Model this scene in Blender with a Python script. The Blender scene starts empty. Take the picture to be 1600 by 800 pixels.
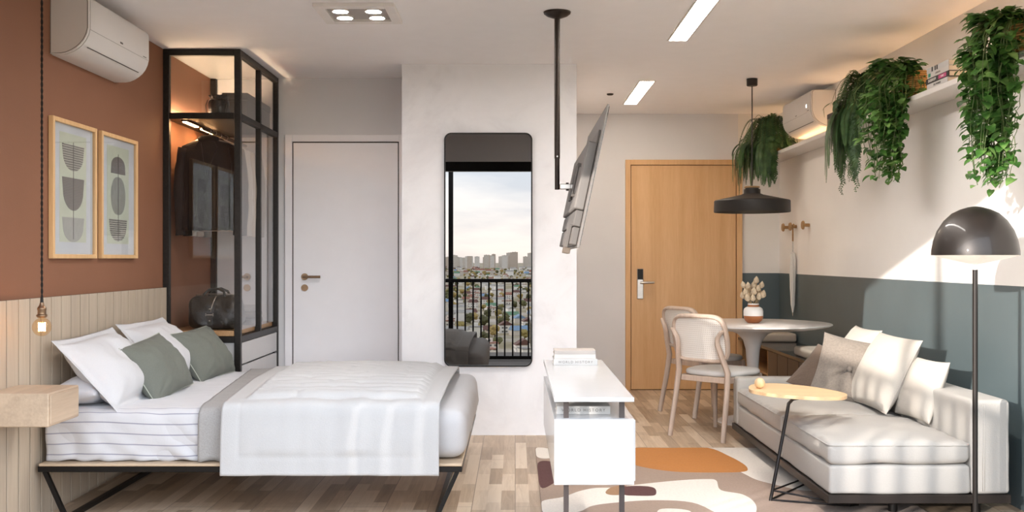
import bpy, bmesh, math, random
from mathutils import Vector, Matrix, noise as mnoise
random.seed(7)
PI = math.pi
scene = bpy.context.scene
COL = scene.collection

# ------------------------------------------------------------------ materials
def lin(c):
    if isinstance(c, str):
        c = [int(c[i:i+2], 16) / 255 for i in (0, 2, 4)]
    return tuple(((v / 12.92) if v <= .04045 else ((v + .055) / 1.055) ** 2.4) for v in c) + (1,)

def nodes(name):
    m = bpy.data.materials.new(name)
    m.use_nodes = True
    nt = m.node_tree
    return m, nt, nt.nodes['Principled BSDF']

def N(nt, t, **kw):
    n = nt.nodes.new(t)
    for k, v in kw.items():
        if hasattr(n, k):
            setattr(n, k, v)
        else:
            n.inputs[k].default_value = v
    return n

def L(nt, a, b):
    nt.links.new(a, b)

def coords(nt, scale=(1, 1, 1), rot=(0, 0, 0), kind='Object'):
    tc = N(nt, 'ShaderNodeTexCoord')
    mp = N(nt, 'ShaderNodeMapping')
    mp.inputs['Scale'].default_value = scale
    mp.inputs['Rotation'].default_value = rot
    L(nt, tc.outputs[kind], mp.inputs['Vector'])
    return mp.outputs['Vector']

def ramp(nt, fac, stops):
    r = N(nt, 'ShaderNodeValToRGB')
    el = r.color_ramp.elements
    while len(el) < len(stops):
        el.new(.5)
    for e, (p, c) in zip(el, stops):
        e.position = p
        e.color = lin(c)
    L(nt, fac, r.inputs['Fac'])
    return r.outputs['Color']

def bump(nt, b, h, strength=.3, dist=.01):
    bp = N(nt, 'ShaderNodeBump')
    bp.inputs['Strength'].default_value = strength
    bp.inputs['Distance'].default_value = dist
    L(nt, h, bp.inputs['Height'])
    L(nt, bp.outputs['Normal'], b.inputs['Normal'])

def plain(name, col, rough=.5, metal=0., var=.04, nscale=8., bmp=0., bscale=60., spec=.5, coat=0., sheen=0.):
    """base colour with a little noise variation and optional bump"""
    m, nt, b = nodes(name)
    b.inputs['Roughness'].default_value = rough
    b.inputs['Metallic'].default_value = metal
    b.inputs['Specular IOR Level'].default_value = spec
    b.inputs['Coat Weight'].default_value = coat
    b.inputs['Sheen Weight'].default_value = sheen
    v = coords(nt)
    n = N(nt, 'ShaderNodeTexNoise', Scale=nscale, Detail=4.)
    L(nt, v, n.inputs['Vector'])
    c = lin(col)
    f = lambda k: tuple(min(1, x * k) for x in c[:3]) + (1,)
    r = N(nt, 'ShaderNodeValToRGB')
    r.color_ramp.elements[0].position = .3
    r.color_ramp.elements[1].position = .7
    r.color_ramp.elements[0].color = f(1 - var)
    r.color_ramp.elements[1].color = f(1 + var)
    L(nt, n.outputs['Fac'], r.inputs['Fac'])
    L(nt, r.outputs['Color'], b.inputs['Base Color'])
    if bmp:
        n2 = N(nt, 'ShaderNodeTexNoise', Scale=bscale, Detail=5.)
        L(nt, v, n2.inputs['Vector'])
        bump(nt, b, n2.outputs['Fac'], bmp)
    return m

def wood(name, light, dark, axis='Z', scale=6., rough=.45, stretch=.06, fine=1.):
    m, nt, b = nodes(name)
    b.inputs['Roughness'].default_value = rough
    s = [scale, scale, scale]
    s['XYZ'.index(axis)] *= stretch
    v = coords(nt, s)
    n = N(nt, 'ShaderNodeTexNoise', Scale=3., Detail=8., Roughness=.65, Distortion=.4)
    L(nt, v, n.inputs['Vector'])
    n2 = N(nt, 'ShaderNodeTexNoise', Scale=22. * fine, Detail=3.)
    L(nt, v, n2.inputs['Vector'])
    mx = N(nt, 'ShaderNodeMath', operation='MULTIPLY_ADD')
    L(nt, n2.outputs['Fac'], mx.inputs[0])
    mx.inputs[1].default_value = .45
    L(nt, n.outputs['Fac'], mx.inputs[2])
    c = ramp(nt, mx.outputs[0], [(.45, dark), (.95, light)])
    L(nt, c, b.inputs['Base Color'])
    bump(nt, b, mx.outputs[0], .08, .004)
    return m

def fabric(name, col, weave=700., strength=.25, var=.05, rough=.9, sheen=.2, wr=.0):
    m, nt, b = nodes(name)
    b.inputs['Roughness'].default_value = rough
    b.inputs['Sheen Weight'].default_value = sheen * .25
    b.inputs['Specular IOR Level'].default_value = .2
    v = coords(nt)
    n = N(nt, 'ShaderNodeTexNoise', Scale=weave * .35, Detail=3.)
    L(nt, v, n.inputs['Vector'])
    n2 = N(nt, 'ShaderNodeTexNoise', Scale=9., Detail=5.)
    L(nt, v, n2.inputs['Vector'])
    c = lin(col)
    r = N(nt, 'ShaderNodeValToRGB')
    r.color_ramp.elements[0].position = .3
    r.color_ramp.elements[1].position = .7
    r.color_ramp.elements[0].color = tuple(x * (1 - var) for x in c[:3]) + (1,)
    r.color_ramp.elements[1].color = tuple(min(1, x * (1 + var)) for x in c[:3]) + (1,)
    L(nt, n.outputs['Fac'], r.inputs['Fac'])
    L(nt, r.outputs['Color'], b.inputs['Base Color'])
    ad = N(nt, 'ShaderNodeMath', operation='MULTIPLY_ADD')
    L(nt, n2.outputs['Fac'], ad.inputs[0])
    ad.inputs[1].default_value = 1. + wr * 6
    L(nt, n.outputs['Fac'], ad.inputs[2])
    bump(nt, b, ad.outputs[0], strength, .004)
    return m

def emit(name, col, strength):
    m, nt, b = nodes(name)
    b.inputs['Base Color'].default_value = lin(col)
    b.inputs['Emission Color'].default_value = lin(col)
    b.inputs['Emission Strength'].default_value = strength
    return m

def clear(name, tint, gloss=1., rough=0., ior=1.45):
    """pane glass: tinted see-through layer plus fresnel reflection"""
    m, nt, b = nodes(name)
    nt.nodes.remove(b)
    out = nt.nodes['Material Output']
    t = N(nt, 'ShaderNodeBsdfTransparent')
    t.inputs['Color'].default_value = lin(tint)
    g = N(nt, 'ShaderNodeBsdfGlossy')
    g.inputs['Roughness'].default_value = rough
    fr = N(nt, 'ShaderNodeFresnel')
    fr.inputs['IOR'].default_value = ior
    mu = N(nt, 'ShaderNodeMath', operation='MULTIPLY')
    mu.inputs[1].default_value = gloss
    ge = N(nt, 'ShaderNodeNewGeometry')
    fb = N(nt, 'ShaderNodeMath', operation='SUBTRACT')
    fb.inputs[0].default_value = 1.
    L(nt, ge.outputs['Backfacing'], fb.inputs[1])
    gm_ = N(nt, 'ShaderNodeMath', operation='MULTIPLY')
    gm_.inputs[1].default_value = gloss
    L(nt, fb.outputs[0], gm_.inputs[0])
    L(nt, fr.outputs[0], mu.inputs[0])
    L(nt, gm_.outputs[0], mu.inputs[1])
    mu.use_clamp = True
    mx = N(nt, 'ShaderNodeMixShader')
    L(nt, mu.outputs[0], mx.inputs[0])
    L(nt, t.outputs[0], mx.inputs[1])
    L(nt, g.outputs[0], mx.inputs[2])
    L(nt, mx.outputs[0], out.inputs['Surface'])
    return m

# ------------------------------------------------------------------ object helpers
WM = {}

def thing(name, label, cat, loc=(0, 0, 0), rz=0., group=None):
    o = bpy.data.objects.new(name, None)
    COL.objects.link(o)
    o.empty_display_size = .1
    o.location = loc
    o.rotation_euler = (0, 0, rz)
    WM[o] = Matrix.Translation(Vector(loc)) @ Matrix.Rotation(rz, 4, 'Z')
    o['label'] = label
    o['category'] = cat
    if group:
        o['group'] = group
    return o

def part(name, bm, mat, parent=None, world=True, smooth=False, label=None, mods=None):
    """link bm as ONE mesh object; world=True: bm is in room coordinates"""
    if world and parent is not None:
        bm.transform(WM[parent].inverted())
    me = bpy.data.meshes.new(name)
    bmesh.ops.recalc_face_normals(bm, faces=bm.faces[:])
    bm.to_mesh(me)
    bm.free()
    for m in (mat if isinstance(mat, (list, tuple)) else [mat]):
        me.materials.append(m)
    if smooth:
        me.polygons.foreach_set('use_smooth', [True] * len(me.polygons))
        if smooth != 'full':
            me.set_sharp_from_angle(angle=math.radians(smooth if smooth is not True else 40))
    o = bpy.data.objects.new(name, me)
    COL.objects.link(o)
    if parent is not None:
        o.parent = parent
        WM[o] = WM[parent]
    else:
        WM[o] = Matrix.Identity(4)
    if label:
        o['label'] = label
    return o

def single(name, bm, mat, label, cat, loc=None, group=None, smooth=False, mat4=None):
    """a thing that is one mesh. bm in room coordinates (origin moved to loc) or local with mat4"""
    if loc is not None:
        bm.transform(Matrix.Translation(-Vector(loc)))
    o = part(name, bm, mat, None, False, smooth)
    if loc is not None:
        o.location = loc
        WM[o] = Matrix.Translation(Vector(loc))
    if mat4 is not None:
        o.matrix_world = mat4
        WM[o] = mat4.copy()
    o['label'] = label
    o['category'] = cat
    if group:
        o['group'] = group
    return o

def struct(name, bm, mat, label=None, smooth=False, parent=None):
    o = part(name, bm, mat, parent, True, smooth)
    if parent is None:
        o['kind'] = 'structure'
    if label:
        o['label'] = label
    return o

def dup(root, loc, rz=None, label=None, group=None):
    def cp(o, par):
        c = o.copy()
        COL.objects.link(c)
        if par is not None:
            c.parent = par
        for ch in list(o.children):
            cp(ch, c)
        return c
    r = cp(root, None)
    r.location = loc
    if rz is not None:
        r.rotation_euler = (0, 0, rz)
    if label:
        r['label'] = label
    if group:
        r['group'] = group
    return r

def lettering(name, text, size, mat, parent, m4, spacing=1., align='CENTER'):
    cu = bpy.data.curves.new(name, 'FONT')
    cu.body = text
    cu.size = size
    cu.align_x = align
    cu.align_y = 'CENTER'
    cu.space_character = spacing
    cu.extrude = .0004
    cu.materials.append(mat)
    tmp = bpy.data.objects.new(name, cu)
    COL.objects.link(tmp)
    dg = bpy.context.evaluated_depsgraph_get()
    me = bpy.data.meshes.new_from_object(tmp.evaluated_get(dg))
    bpy.data.objects.remove(tmp)
    me.transform(WM[parent].inverted() @ m4)
    o = bpy.data.objects.new(name, me)
    COL.objects.link(o)
    o.parent = parent
    return o

def frame4(origin, x, y):
    x = Vector(x).normalized()
    y = Vector(y)
    z = x.cross(y).normalized()
    y = z.cross(x)
    m = Matrix((x, y, z)).transposed().to_4x4()
    m.translation = Vector(origin)
    return m

# ------------------------------------------------------------------ mesh builders
def nb():
    return bmesh.new()

def box(bm, x0, x1, y0, y1, z0, z1, bev=0., seg=1, mi=0, rot=None, piv=None):
    vs = [bm.verts.new((x, y, z)) for x in (x0, x1) for y in (y0, y1) for z in (z0, z1)]
    idx = [(0, 1, 3, 2), (4, 6, 7, 5), (0, 4, 5, 1), (2, 3, 7, 6), (0, 2, 6, 4), (1, 5, 7, 3)]
    fs = [bm.faces.new([vs[i] for i in f]) for f in idx]
    for f in fs:
        f.material_index = mi
    out = vs
    if bev > 0:
        es = list({e for f in fs for e in f.edges})
        r = bmesh.ops.bevel(bm, geom=es, offset=bev, segments=seg, profile=.5, affect='EDGES')
        out = list({v for f in r['faces'] for v in f.verts} | {v for v in vs if v.is_valid})
        for f in r['faces']:
            f.material_index = mi
    if rot is not None:
        bmesh.ops.transform(bm, matrix=Matrix.Translation(piv) @ rot @ Matrix.Translation(-Vector(piv)), verts=out)
    return out

def tube(bm, pts, r, seg=10, cap=True, mi=0, closed=False, sq=None):
    """swept tube; r a number or one per point"""
    pts = [Vector(p) for p in pts]
    n = len(pts)
    rs = r if isinstance(r, (list, tuple)) else [r] * n
    rings = []
    up = None
    for i, p in enumerate(pts):
        if closed:
            t = (pts[(i + 1) % n] - pts[i - 1]).normalized()
        elif i == 0:
            t = (pts[1] - p).normalized()
        elif i == n - 1:
            t = (p - pts[i - 1]).normalized()
        else:
            t = ((pts[i + 1] - p).normalized() + (p - pts[i - 1]).normalized()).normalized()
        if up is None:
            a = Vector((0, 0, 1)) if abs(t.z) < .9 else Vector((0, 1, 0))
            up = (a - t * a.dot(t)).normalized()
        else:
            up = (up - t * up.dot(t)).normalized()
        s = t.cross(up)
        ring = []
        for k in range(seg):
            an = 2 * PI * k / seg + (PI / 4 if seg == 4 else 0)
            ca, sa = math.cos(an), math.sin(an)
            if sq:
                ca, sa = ca * sq[0], sa * sq[1]
            ring.append(bm.verts.new(p + (up * ca + s * sa) * rs[i]))
        rings.append(ring)
    m = n if closed else n - 1
    for i in range(m):
        a, b = rings[i], rings[(i + 1) % n]
        for k in range(seg):
            f = bm.faces.new((a[k], a[(k + 1) % seg], b[(k + 1) % seg], b[k]))
            f.material_index = mi
    if cap and not closed:
        for ring, rv in ((rings[0], True), (rings[-1], False)):
            f = bm.faces.new(ring[::-1] if rv else ring)
            f.material_index = mi

def lathe(bm, prof, c=(0, 0, 0), seg=40, mi=0, fn=None):
    """revolve [(r,z)...] about z; material index per span through mi list"""
    rings = []
    for (r, z) in prof:
        if r < 1e-6:
            rings.append([bm.verts.new((c[0], c[1], c[2] + z))])
        else:
            ring = []
            for k in range(seg):
                a = 2 * PI * k / seg
                rr = r * (fn(a, z) if fn else 1)
                ring.append(bm.verts.new((c[0] + rr * math.cos(a), c[1] + rr * math.sin(a), c[2] + z)))
            rings.append(ring)
    for i in range(len(rings) - 1):
        a, b = rings[i], rings[i + 1]
        m = mi[i] if isinstance(mi, (list, tuple)) else mi
        for k in range(seg):
            k2 = (k + 1) % seg
            if len(a) == 1 and len(b) == 1:
                continue
            if len(a) == 1:
                f = bm.faces.new((a[0], b[k2], b[k]))
            elif len(b) == 1:
                f = bm.faces.new((a[k], a[k2], b[0]))
            else:
                f = bm.faces.new((a[k], a[k2], b[k2], b[k]))
            f.material_index = m

def prism(bm, pts, z0, z1, mi=0, bev=0.):
    """extrude a 2D outline (x,y) between z0 and z1"""
    lo = [bm.verts.new((x, y, z0)) for x, y in pts]
    hi = [bm.verts.new((x, y, z1)) for x, y in pts]
    n = len(pts)
    f1 = bm.faces.new(lo[::-1])
    f2 = bm.faces.new(hi)
    fs = [f1, f2]
    for i in range(n):
        fs.append(bm.faces.new((lo[i], lo[(i + 1) % n], hi[(i + 1) % n], hi[i])))
    for f in fs:
        f.material_index = mi
    if bev:
        es = [e for f in (f1, f2) for e in f.edges]
        bmesh.ops.bevel(bm, geom=es, offset=bev, segments=3, profile=.5, affect='EDGES')

def smooth_loop(pts, sub=6):
    """closed Catmull-Rom through 2D points"""
    n = len(pts)
    out = []
    for i in range(n):
        p0, p1, p2, p3 = [Vector(pts[(i + k - 1) % n]) for k in range(4)]
        for j in range(sub):
            t = j / sub
            out.append(tuple(.5 * ((2 * p1) + (p2 - p0) * t + (2 * p0 - 5 * p1 + 4 * p2 - p3) * t * t + (3 * p1 - p0 - 3 * p2 + p3) * t ** 3)))
    return out

def rrect(w, h, r, seg=6):
    pts = []
    for cx, cy, a0 in ((w / 2 - r, h / 2 - r, 0), (-w / 2 + r, h / 2 - r, 90), (-w / 2 + r, -h / 2 + r, 180), (w / 2 - r, -h / 2 + r, 270)):
        for k in range(seg + 1):
            a = math.radians(a0 + 90 * k / seg)
            pts.append((cx + r * math.cos(a), cy + r * math.sin(a)))
    return pts

def nz(p, s, seed=0):
    return mnoise.noise(Vector((p[0] * s + seed * 7.3, p[1] * s - seed * 3.1, p[2] * s + seed)))

def rbox(bm, c, size, r, step=.04, k=4, fn=None, rot=None, mi=0):
    """rounded box as a fine grid; fn(p, local01) may move each vertex. c centre"""
    half = [s / 2 for s in size]
    ax = []
    for h in half:
        rr = min(r, h * .999)
        inner = max(1, int(round((2 * (h - rr)) / step)))
        a = [-h + rr * (1 - math.cos(PI / 2 * i / k)) for i in range(k)]
        a += [-h + rr + (2 * (h - rr)) * i / inner for i in range(inner + 1)]
        a += [h - rr * (1 - math.cos(PI / 2 * i / k)) for i in range(k - 1, -1, -1)]
        ax.append(a)
    cache = {}
    def vert(i, j, l):
        key = (i, j, l)
        if key in cache:
            return cache[key]
        p = Vector((ax[0][i], ax[1][j], ax[2][l]))
        q = Vector([max(-(h - min(r, h * .999)), min(h - min(r, h * .999), v)) for v, h in zip(p, half)])
        d = p - q
        if d.length > 1e-9:
            p = q + d.normalized() * min(r, max(d.length, r))
        if fn:
            p = fn(p)
        if rot is not None:
            p = rot @ p
        v = bm.verts.new(p + Vector(c))
        cache[key] = v
        return v
    n = [len(a) for a in ax]
    def quad(a, b, cc, d):
        vs = [vert(*a), vert(*b), vert(*cc), vert(*d)]
        if len(set(vs)) == 4:
            f = bm.faces.new(vs)
            f.material_index = mi
    for l in (0, n[2] - 1):
        for i in range(n[0] - 1):
            for j in range(n[1] - 1):
                quad((i, j, l), (i + 1, j, l), (i + 1, j + 1, l), (i, j + 1, l))
    for j in (0, n[1] - 1):
        for i in range(n[0] - 1):
            for l in range(n[2] - 1):
                quad((i, j, l), (i + 1, j, l), (i + 1, j, l + 1), (i, j, l + 1))
    for i in (0, n[0] - 1):
        for j in range(n[1] - 1):
            for l in range(n[2] - 1):
                quad((i, j, l), (i, j + 1, l), (i, j + 1, l + 1), (i, j, l + 1))

def pillow(bm, w, h, t, flange=0., seed=1, res=36, pinch=.06, wr=.012, tuft=False, pw=2.4):
    """soft pillow in local XY, thickness Z"""
    def surf(u, v, sgn):
        fu = min(1, abs(u) * (1 + flange * 2 / w)) if flange else abs(u)
        fv = min(1, abs(v) * (1 + flange * 2 / h)) if flange else abs(v)
        th = max(0, (1 - fu ** pw)) * max(0, (1 - fv ** pw))
        th = th ** .55
        x = w / 2 * u * (1 - pinch * (1 - v * v) * abs(u))
        y = h / 2 * v * (1 - pinch * (1 - u * u) * abs(v))
        z = sgn * t / 2 * th
        a = nz((x, y, .2 * sgn), 6, seed) * wr + nz((x + y * .6, y - x * .5, sgn), 15, seed + 2) * wr * .45
        # corner creases running inwards
        rr = math.hypot(abs(u) - 1, abs(v) - 1)
        a += math.sin(math.atan2(1 - abs(u), 1 - abs(v) + 1e-6) * 14 + seed) * .006 * math.exp(-rr * 3.0) * (wr / .012)
        z += a * (.25 + th) * (1 if sgn > 0 else .6)
        z += nz((x, y, 0), 3, seed + 5) * .012 * (1 - th)
        if tuft:
            d = math.hypot(x, y)
            ang = math.atan2(y, x)
            z -= sgn * t * .34 * math.exp(-(d / (.028)) ** 1.0 * .8)
            z -= sgn * (.010 + .022 * abs(math.cos(ang * 2 + PI / 4 * 0 + PI / 2)) ** 12) * math.exp(-d / .15) * (1 + .5 * math.sin(ang * 9 + seed))
        return (x, y, z)
    g = {}
    for sgn in (1, -1):
        for i in range(res + 1):
            for j in range(res + 1):
                e = i in (0, res) or j in (0, res)
                if e and sgn < 0:
                    g[sgn, i, j] = g[1, i, j]
                    continue
                u = -math.cos(PI * i / res) * .5 + (2 * i / res - 1) * .5
                v = -math.cos(PI * j / res) * .5 + (2 * j / res - 1) * .5
                g[sgn, i, j] = bm.verts.new(surf(u, v, sgn))
        for i in range(res):
            for j in range(res):
                q = [g[sgn, i, j], g[sgn, i + 1, j], g[sgn, i + 1, j + 1], g[sgn, i, j + 1]]
                bm.faces.new(q if sgn > 0 else q[::-1])

def sheet(bm, path, xs, fn=None, thick=.006):
    """cloth draped along path [(y,z)...] in the y-z plane, one column per x in xs; closed solid"""
    n = len(path)
    top, bot = {}, {}
    for i, x in enumerate(xs):
        for j in range(n):
            y, z = path[j]
            a = path[max(0, j - 1)]
            b = path[min(n - 1, j + 1)]
            t = Vector((0, b[0] - a[0], b[1] - a[1])).normalized()
            nrm = Vector((0, -t.z, t.y))
            p = Vector((x, y, z))
            p, d = fn(p, i / (len(xs) - 1), j / (n - 1)) if fn else (p, 0)
            top[i, j] = bm.verts.new(p + nrm * (d + thick))
            bot[i, j] = bm.verts.new(p + nrm * (d * .0))
    m = len(xs)
    for i in range(m - 1):
        for j in range(n - 1):
            bm.faces.new((top[i, j], top[i + 1, j], top[i + 1, j + 1], top[i, j + 1]))
            bm.faces.new((bot[i, j], bot[i, j + 1], bot[i + 1, j + 1], bot[i + 1, j]))
    for j in range(n - 1):
        bm.faces.new((top[0, j], top[0, j + 1], bot[0, j + 1], bot[0, j]))
        bm.faces.new((top[m - 1, j + 1], top[m - 1, j], bot[m - 1, j], bot[m - 1, j + 1]))
    for i in range(m - 1):
        bm.faces.new((top[i + 1, 0], top[i, 0], bot[i, 0], bot[i + 1, 0]))
        bm.faces.new((top[i, n - 1], top[i + 1, n - 1], bot[i + 1, n - 1], bot[i, n - 1]))

def arc_path(pts, r, step=.02):
    """polyline with rounded corners, resampled evenly"""
    out = [Vector(pts[0])]
    for i in range(1, len(pts) - 1):
        p0, p1, p2 = Vector(pts[i - 1]), Vector(pts[i]), Vector(pts[i + 1])
        a = p1 + (p0 - p1).normalized() * r
        b = p1 + (p2 - p1).normalized() * r
        for k in range(9):
            t = k / 8
            out.append((1 - t) ** 2 * a + 2 * t * (1 - t) * p1 + t * t * b)
    out.append(Vector(pts[-1]))
    ln = [0]
    for i in range(1, len(out)):
        ln.append(ln[-1] + (out[i] - out[i - 1]).length)
    n = max(4, int(ln[-1] / step))
    res = []
    j = 0
    for k in range(n + 1):
        d = ln[-1] * k / n
        while j < len(ln) - 2 and ln[j + 1] < d:
            j += 1
        t = (d - ln[j]) / max(1e-9, ln[j + 1] - ln[j])
        res.append(tuple(out[j].lerp(out[j + 1], min(1, t))))
    return res
# ------------------------------------------------------------------ shared materials
M = {}
M['white_wall'] = plain('white wall paint', 'dedee1', .85, var=.02, nscale=2.5, bmp=.05, bscale=180)
M['ceil'] = plain('ceiling paint', 'f3f2f4', .9, var=.01)
M['terra'] = plain('terracotta wall paint', '875c44', .75, var=.03, nscale=3, bmp=.06, bscale=120)
M['black_metal'] = plain('black powder-coated metal', '1c1a19', .38, .6, var=.08, nscale=30)
M['dark_metal'] = plain('dark bronze metal', '3a322d', .4, .6, var=.1, nscale=40)
M['white_lacquer'] = plain('white lacquer', 'c0bfbe', .22, coat=.3, var=.01)
M['white_plastic'] = plain('white plastic', 'dcd9d6', .35, var=.01)
M['grey_plastic'] = plain('grey plastic line', '55504c', .5)
M['steel'] = plain('brushed steel', 'b9b4ae', .28, 1., var=.06, nscale=40)
M['bronze'] = plain('antique bronze', '8d745d', .32, .9, var=.1, nscale=50)
M['headboard'] = wood('pale oak boards', 'bcad99', 'a69786', 'Z', 3.5, .55)
M['nightstand'] = wood('nightstand oak', 'c3ad95', 'a8937d', 'Y', 4., .5)
M['platform'] = wood('bed platform oak', 'cdb89d', 'a8927a', 'X', 5., .5)
M['frame_oak'] = wood('light oak frame', 'e2bd8c', 'cfa472', 'Z', 8., .5)
M['door_oak'] = wood('honey oak veneer', 'deb585', 'cd9f6d', 'Z', 5., .45, .05, 1.4)
M['white_linen'] = fabric('white linen', 'c6c6c8', 600, .3, .02)
M['quilt'] = fabric('white quilt cotton', 'bdbdbd', 500, .25, .02)
M['grey_linen'] = fabric('pale grey linen', 'a19f9d', 420, .4, .07)
M['olive'] = fabric('olive cotton', '6c6f67', 500, .2, .04, .8)
M['cream'] = fabric('cream upholstery', 'b4b0aa', 500, .25, .02, .75)
M['black_leather'] = plain('black leather', '171413', .3, var=.15, nscale=20, bmp=.35, bscale=90, spec=.6)

def concrete():
    m, nt, b = nodes('pale troweled plaster')
    b.inputs['Roughness'].default_value = .8
    v = coords(nt, (1, 1, 1))
    n = N(nt, 'ShaderNodeTexNoise', Scale=2.2, Detail=9., Roughness=.62, Distortion=.6)
    L(nt, v, n.inputs['Vector'])
    c = ramp(nt, n.outputs['Fac'], [(.28, 'dddcdf'), (.5, 'ebebee'), (.75, 'f2f2f5')])
    L(nt, c, b.inputs['Base Color'])
    bump(nt, b, n.outputs['Fac'], .12, .01)
    return m
M['plaster'] = concrete()

def floor_mat():
    m, nt, b = nodes('oak strip parquet')
    b.inputs['Roughness'].default_value = .42
    v = coords(nt, (1, 1, 1), (0, 0, PI / 2))
    def brick(w, h, off, mort):
        br = N(nt, 'ShaderNodeTexBrick')
        br.offset = off
        br.offset_frequency = 2
        br.squash = 1
        br.inputs['Scale'].default_value = 1
        br.inputs['Mortar Size'].default_value = mort
        br.inputs['Mortar Smooth'].default_value = .3
        br.inputs['Brick Width'].default_value = w
        br.inputs['Row Height'].default_value = h
        br.inputs['Bias'].default_value = 0
        br.inputs['Color1'].default_value = (0, 0, 0, 1)
        br.inputs['Color2'].default_value = (1, 1, 1, 1)
        br.inputs['Mortar'].default_value = (.5, .5, .5, 1)
        L(nt, v, br.inputs['Vector'])
        return br
    b1 = brick(.42, .072, .37, .0006)
    b2 = brick(2.1, .216, .43, .0022)
    g = coords(nt, (34, 2.2, 34))
    n = N(nt, 'ShaderNodeTexNoise', Scale=1., Detail=7., Roughness=.62, Distortion=1.2)
    L(nt, g, n.inputs['Vector'])
    a = N(nt, 'ShaderNodeMath', operation='MULTIPLY_ADD')
    L(nt, b1.outputs['Color'], a.inputs[0])
    a.inputs[1].default_value = .55
    sc = N(nt, 'ShaderNodeMath', operation='MULTIPLY')
    sc.inputs[1].default_value = .55
    L(nt, n.outputs['Fac'], sc.inputs[0])
    L(nt, sc.outputs[0], a.inputs[2])
    c = ramp(nt, a.outputs[0], [(.22, '947f69'), (.5, 'b8a289'), (.8, 'd6c3ac')])
    mx = N(nt, 'ShaderNodeMix', data_type='RGBA')
    L(nt, b2.outputs['Fac'], mx.inputs[0])
    L(nt, c, mx.inputs[6])
    mx.inputs[7].default_value = lin('8a7866')
    L(nt, mx.outputs[2], b.inputs['Base Color'])
    bump(nt, b, n.outputs['Fac'], .05, .003)
    return m
M['floor'] = floor_mat()

def two_tone(name):
    """white paint with a slate wainscot painted to 1.10 m; z read in the wall's own space"""
    m, nt, b = nodes(name)
    tc = N(nt, 'ShaderNodeTexCoord')
    sp = N(nt, 'ShaderNodeSeparateXYZ')
    L(nt, tc.outputs['Object'], sp.inputs[0])
    lt = N(nt, 'ShaderNodeMath', operation='LESS_THAN')
    lt.inputs[1].default_value = 1.1
    L(nt, sp.outputs['Z'], lt.inputs[0])
    n = N(nt, 'ShaderNodeTexNoise', Scale=2.5, Detail=5.)
    L(nt, tc.outputs['Object'], n.inputs['Vector'])
    ca = ramp(nt, n.outputs['Fac'], [(.3, 'e6e3df'), (.7, 'eae7e3')])
    cb = ramp(nt, n.outputs['Fac'], [(.3, '515d60'), (.7, '586467')])
    mx = N(nt, 'ShaderNodeMix', data_type='RGBA')
    L(nt, lt.outputs[0], mx.inputs[0])
    L(nt, ca, mx.inputs[6])
    L(nt, cb, mx.inputs[7])
    L(nt, mx.outputs[2], b.inputs['Base Color'])
    r = N(nt, 'ShaderNodeMapRange')
    r.inputs[3].default_value = .8
    r.inputs[4].default_value = .45
    L(nt, lt.outputs[0], r.inputs[0])
    L(nt, r.outputs[0], b.inputs['Roughness'])
    return m
M['two_tone'] = two_tone('white over slate paint')

# ------------------------------------------------------------------ the setting
XL, XR, H = -2.29, 2.49, 2.6
YF, YC, YB, YE = 3.4, 7.17, 7.73, 9.65
bm = nb(); box(bm, XL - .15, XR + .15, YF - .15, YE + .15, -.15, 0); struct('floor', bm, M['floor'], 'oak strip parquet floor')
bm = nb(); box(bm, XL - .15, XR + .15, YF - .15, YE + .15, H, H + .15); struct('ceiling', bm, M['ceil'], 'smooth white ceiling')
bm = nb(); box(bm, XL - .15, XL, YF - .15, YB + .15, 0, H); struct('wall_left', bm, M['terra'], 'terracotta painted wall behind the bed')
bm = nb(); box(bm, XR, XR + .15, YF - .15, YE + .15, 0, H); struct('wall_right', bm, M['two_tone'], 'white wall with slate lower band behind the sofa')
bm = nb(); box(bm, XL - .15, -.794, YB, YB + .15, 0, H); struct('wall_back', bm, M['white_wall'], 'pale wall round the white door')
bm = nb(); box(bm, -.794, .43, YC, YE, 0, H); struct('wall_centre', bm, M['plaster'], 'pale plaster wall carrying the tall mirror')
bm = nb(); box(bm, .43, 2.10, YE, YE + .15, 0, H); struct('wall_entry', bm, M['white_wall'], 'pale wall round the oak entrance door')
bm = nb(); box(bm, 2.10, XR + .15, YE, YE + .15, 0, H); struct('wall_corner', bm, M['two_tone'], 'white and slate wall beside the oak door')
bm = nb(); box(bm, XL - .15, XR + .15, YF - .15, YF, 2.27, H); struct('wall_front', bm, M['white_wall'], 'lintel wall over the balcony opening')
# balcony opening frame
bm = nb()
box(bm, XL, XR, YF - .12, YF - .02, 2.17, 2.27, .004)
box(bm, XL, XL + .05, YF - .12, YF - .02, 0, 2.17, .004)
box(bm, XR - .05, XR, YF - .12, YF - .02, 0, 2.17, .004)
box(bm, XL + .05, XR - .05, YF - .12, YF - .02, 0, .012)
struct('window_1', bm, M['black_metal'], 'dark metal frame of the open balcony window')
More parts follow.
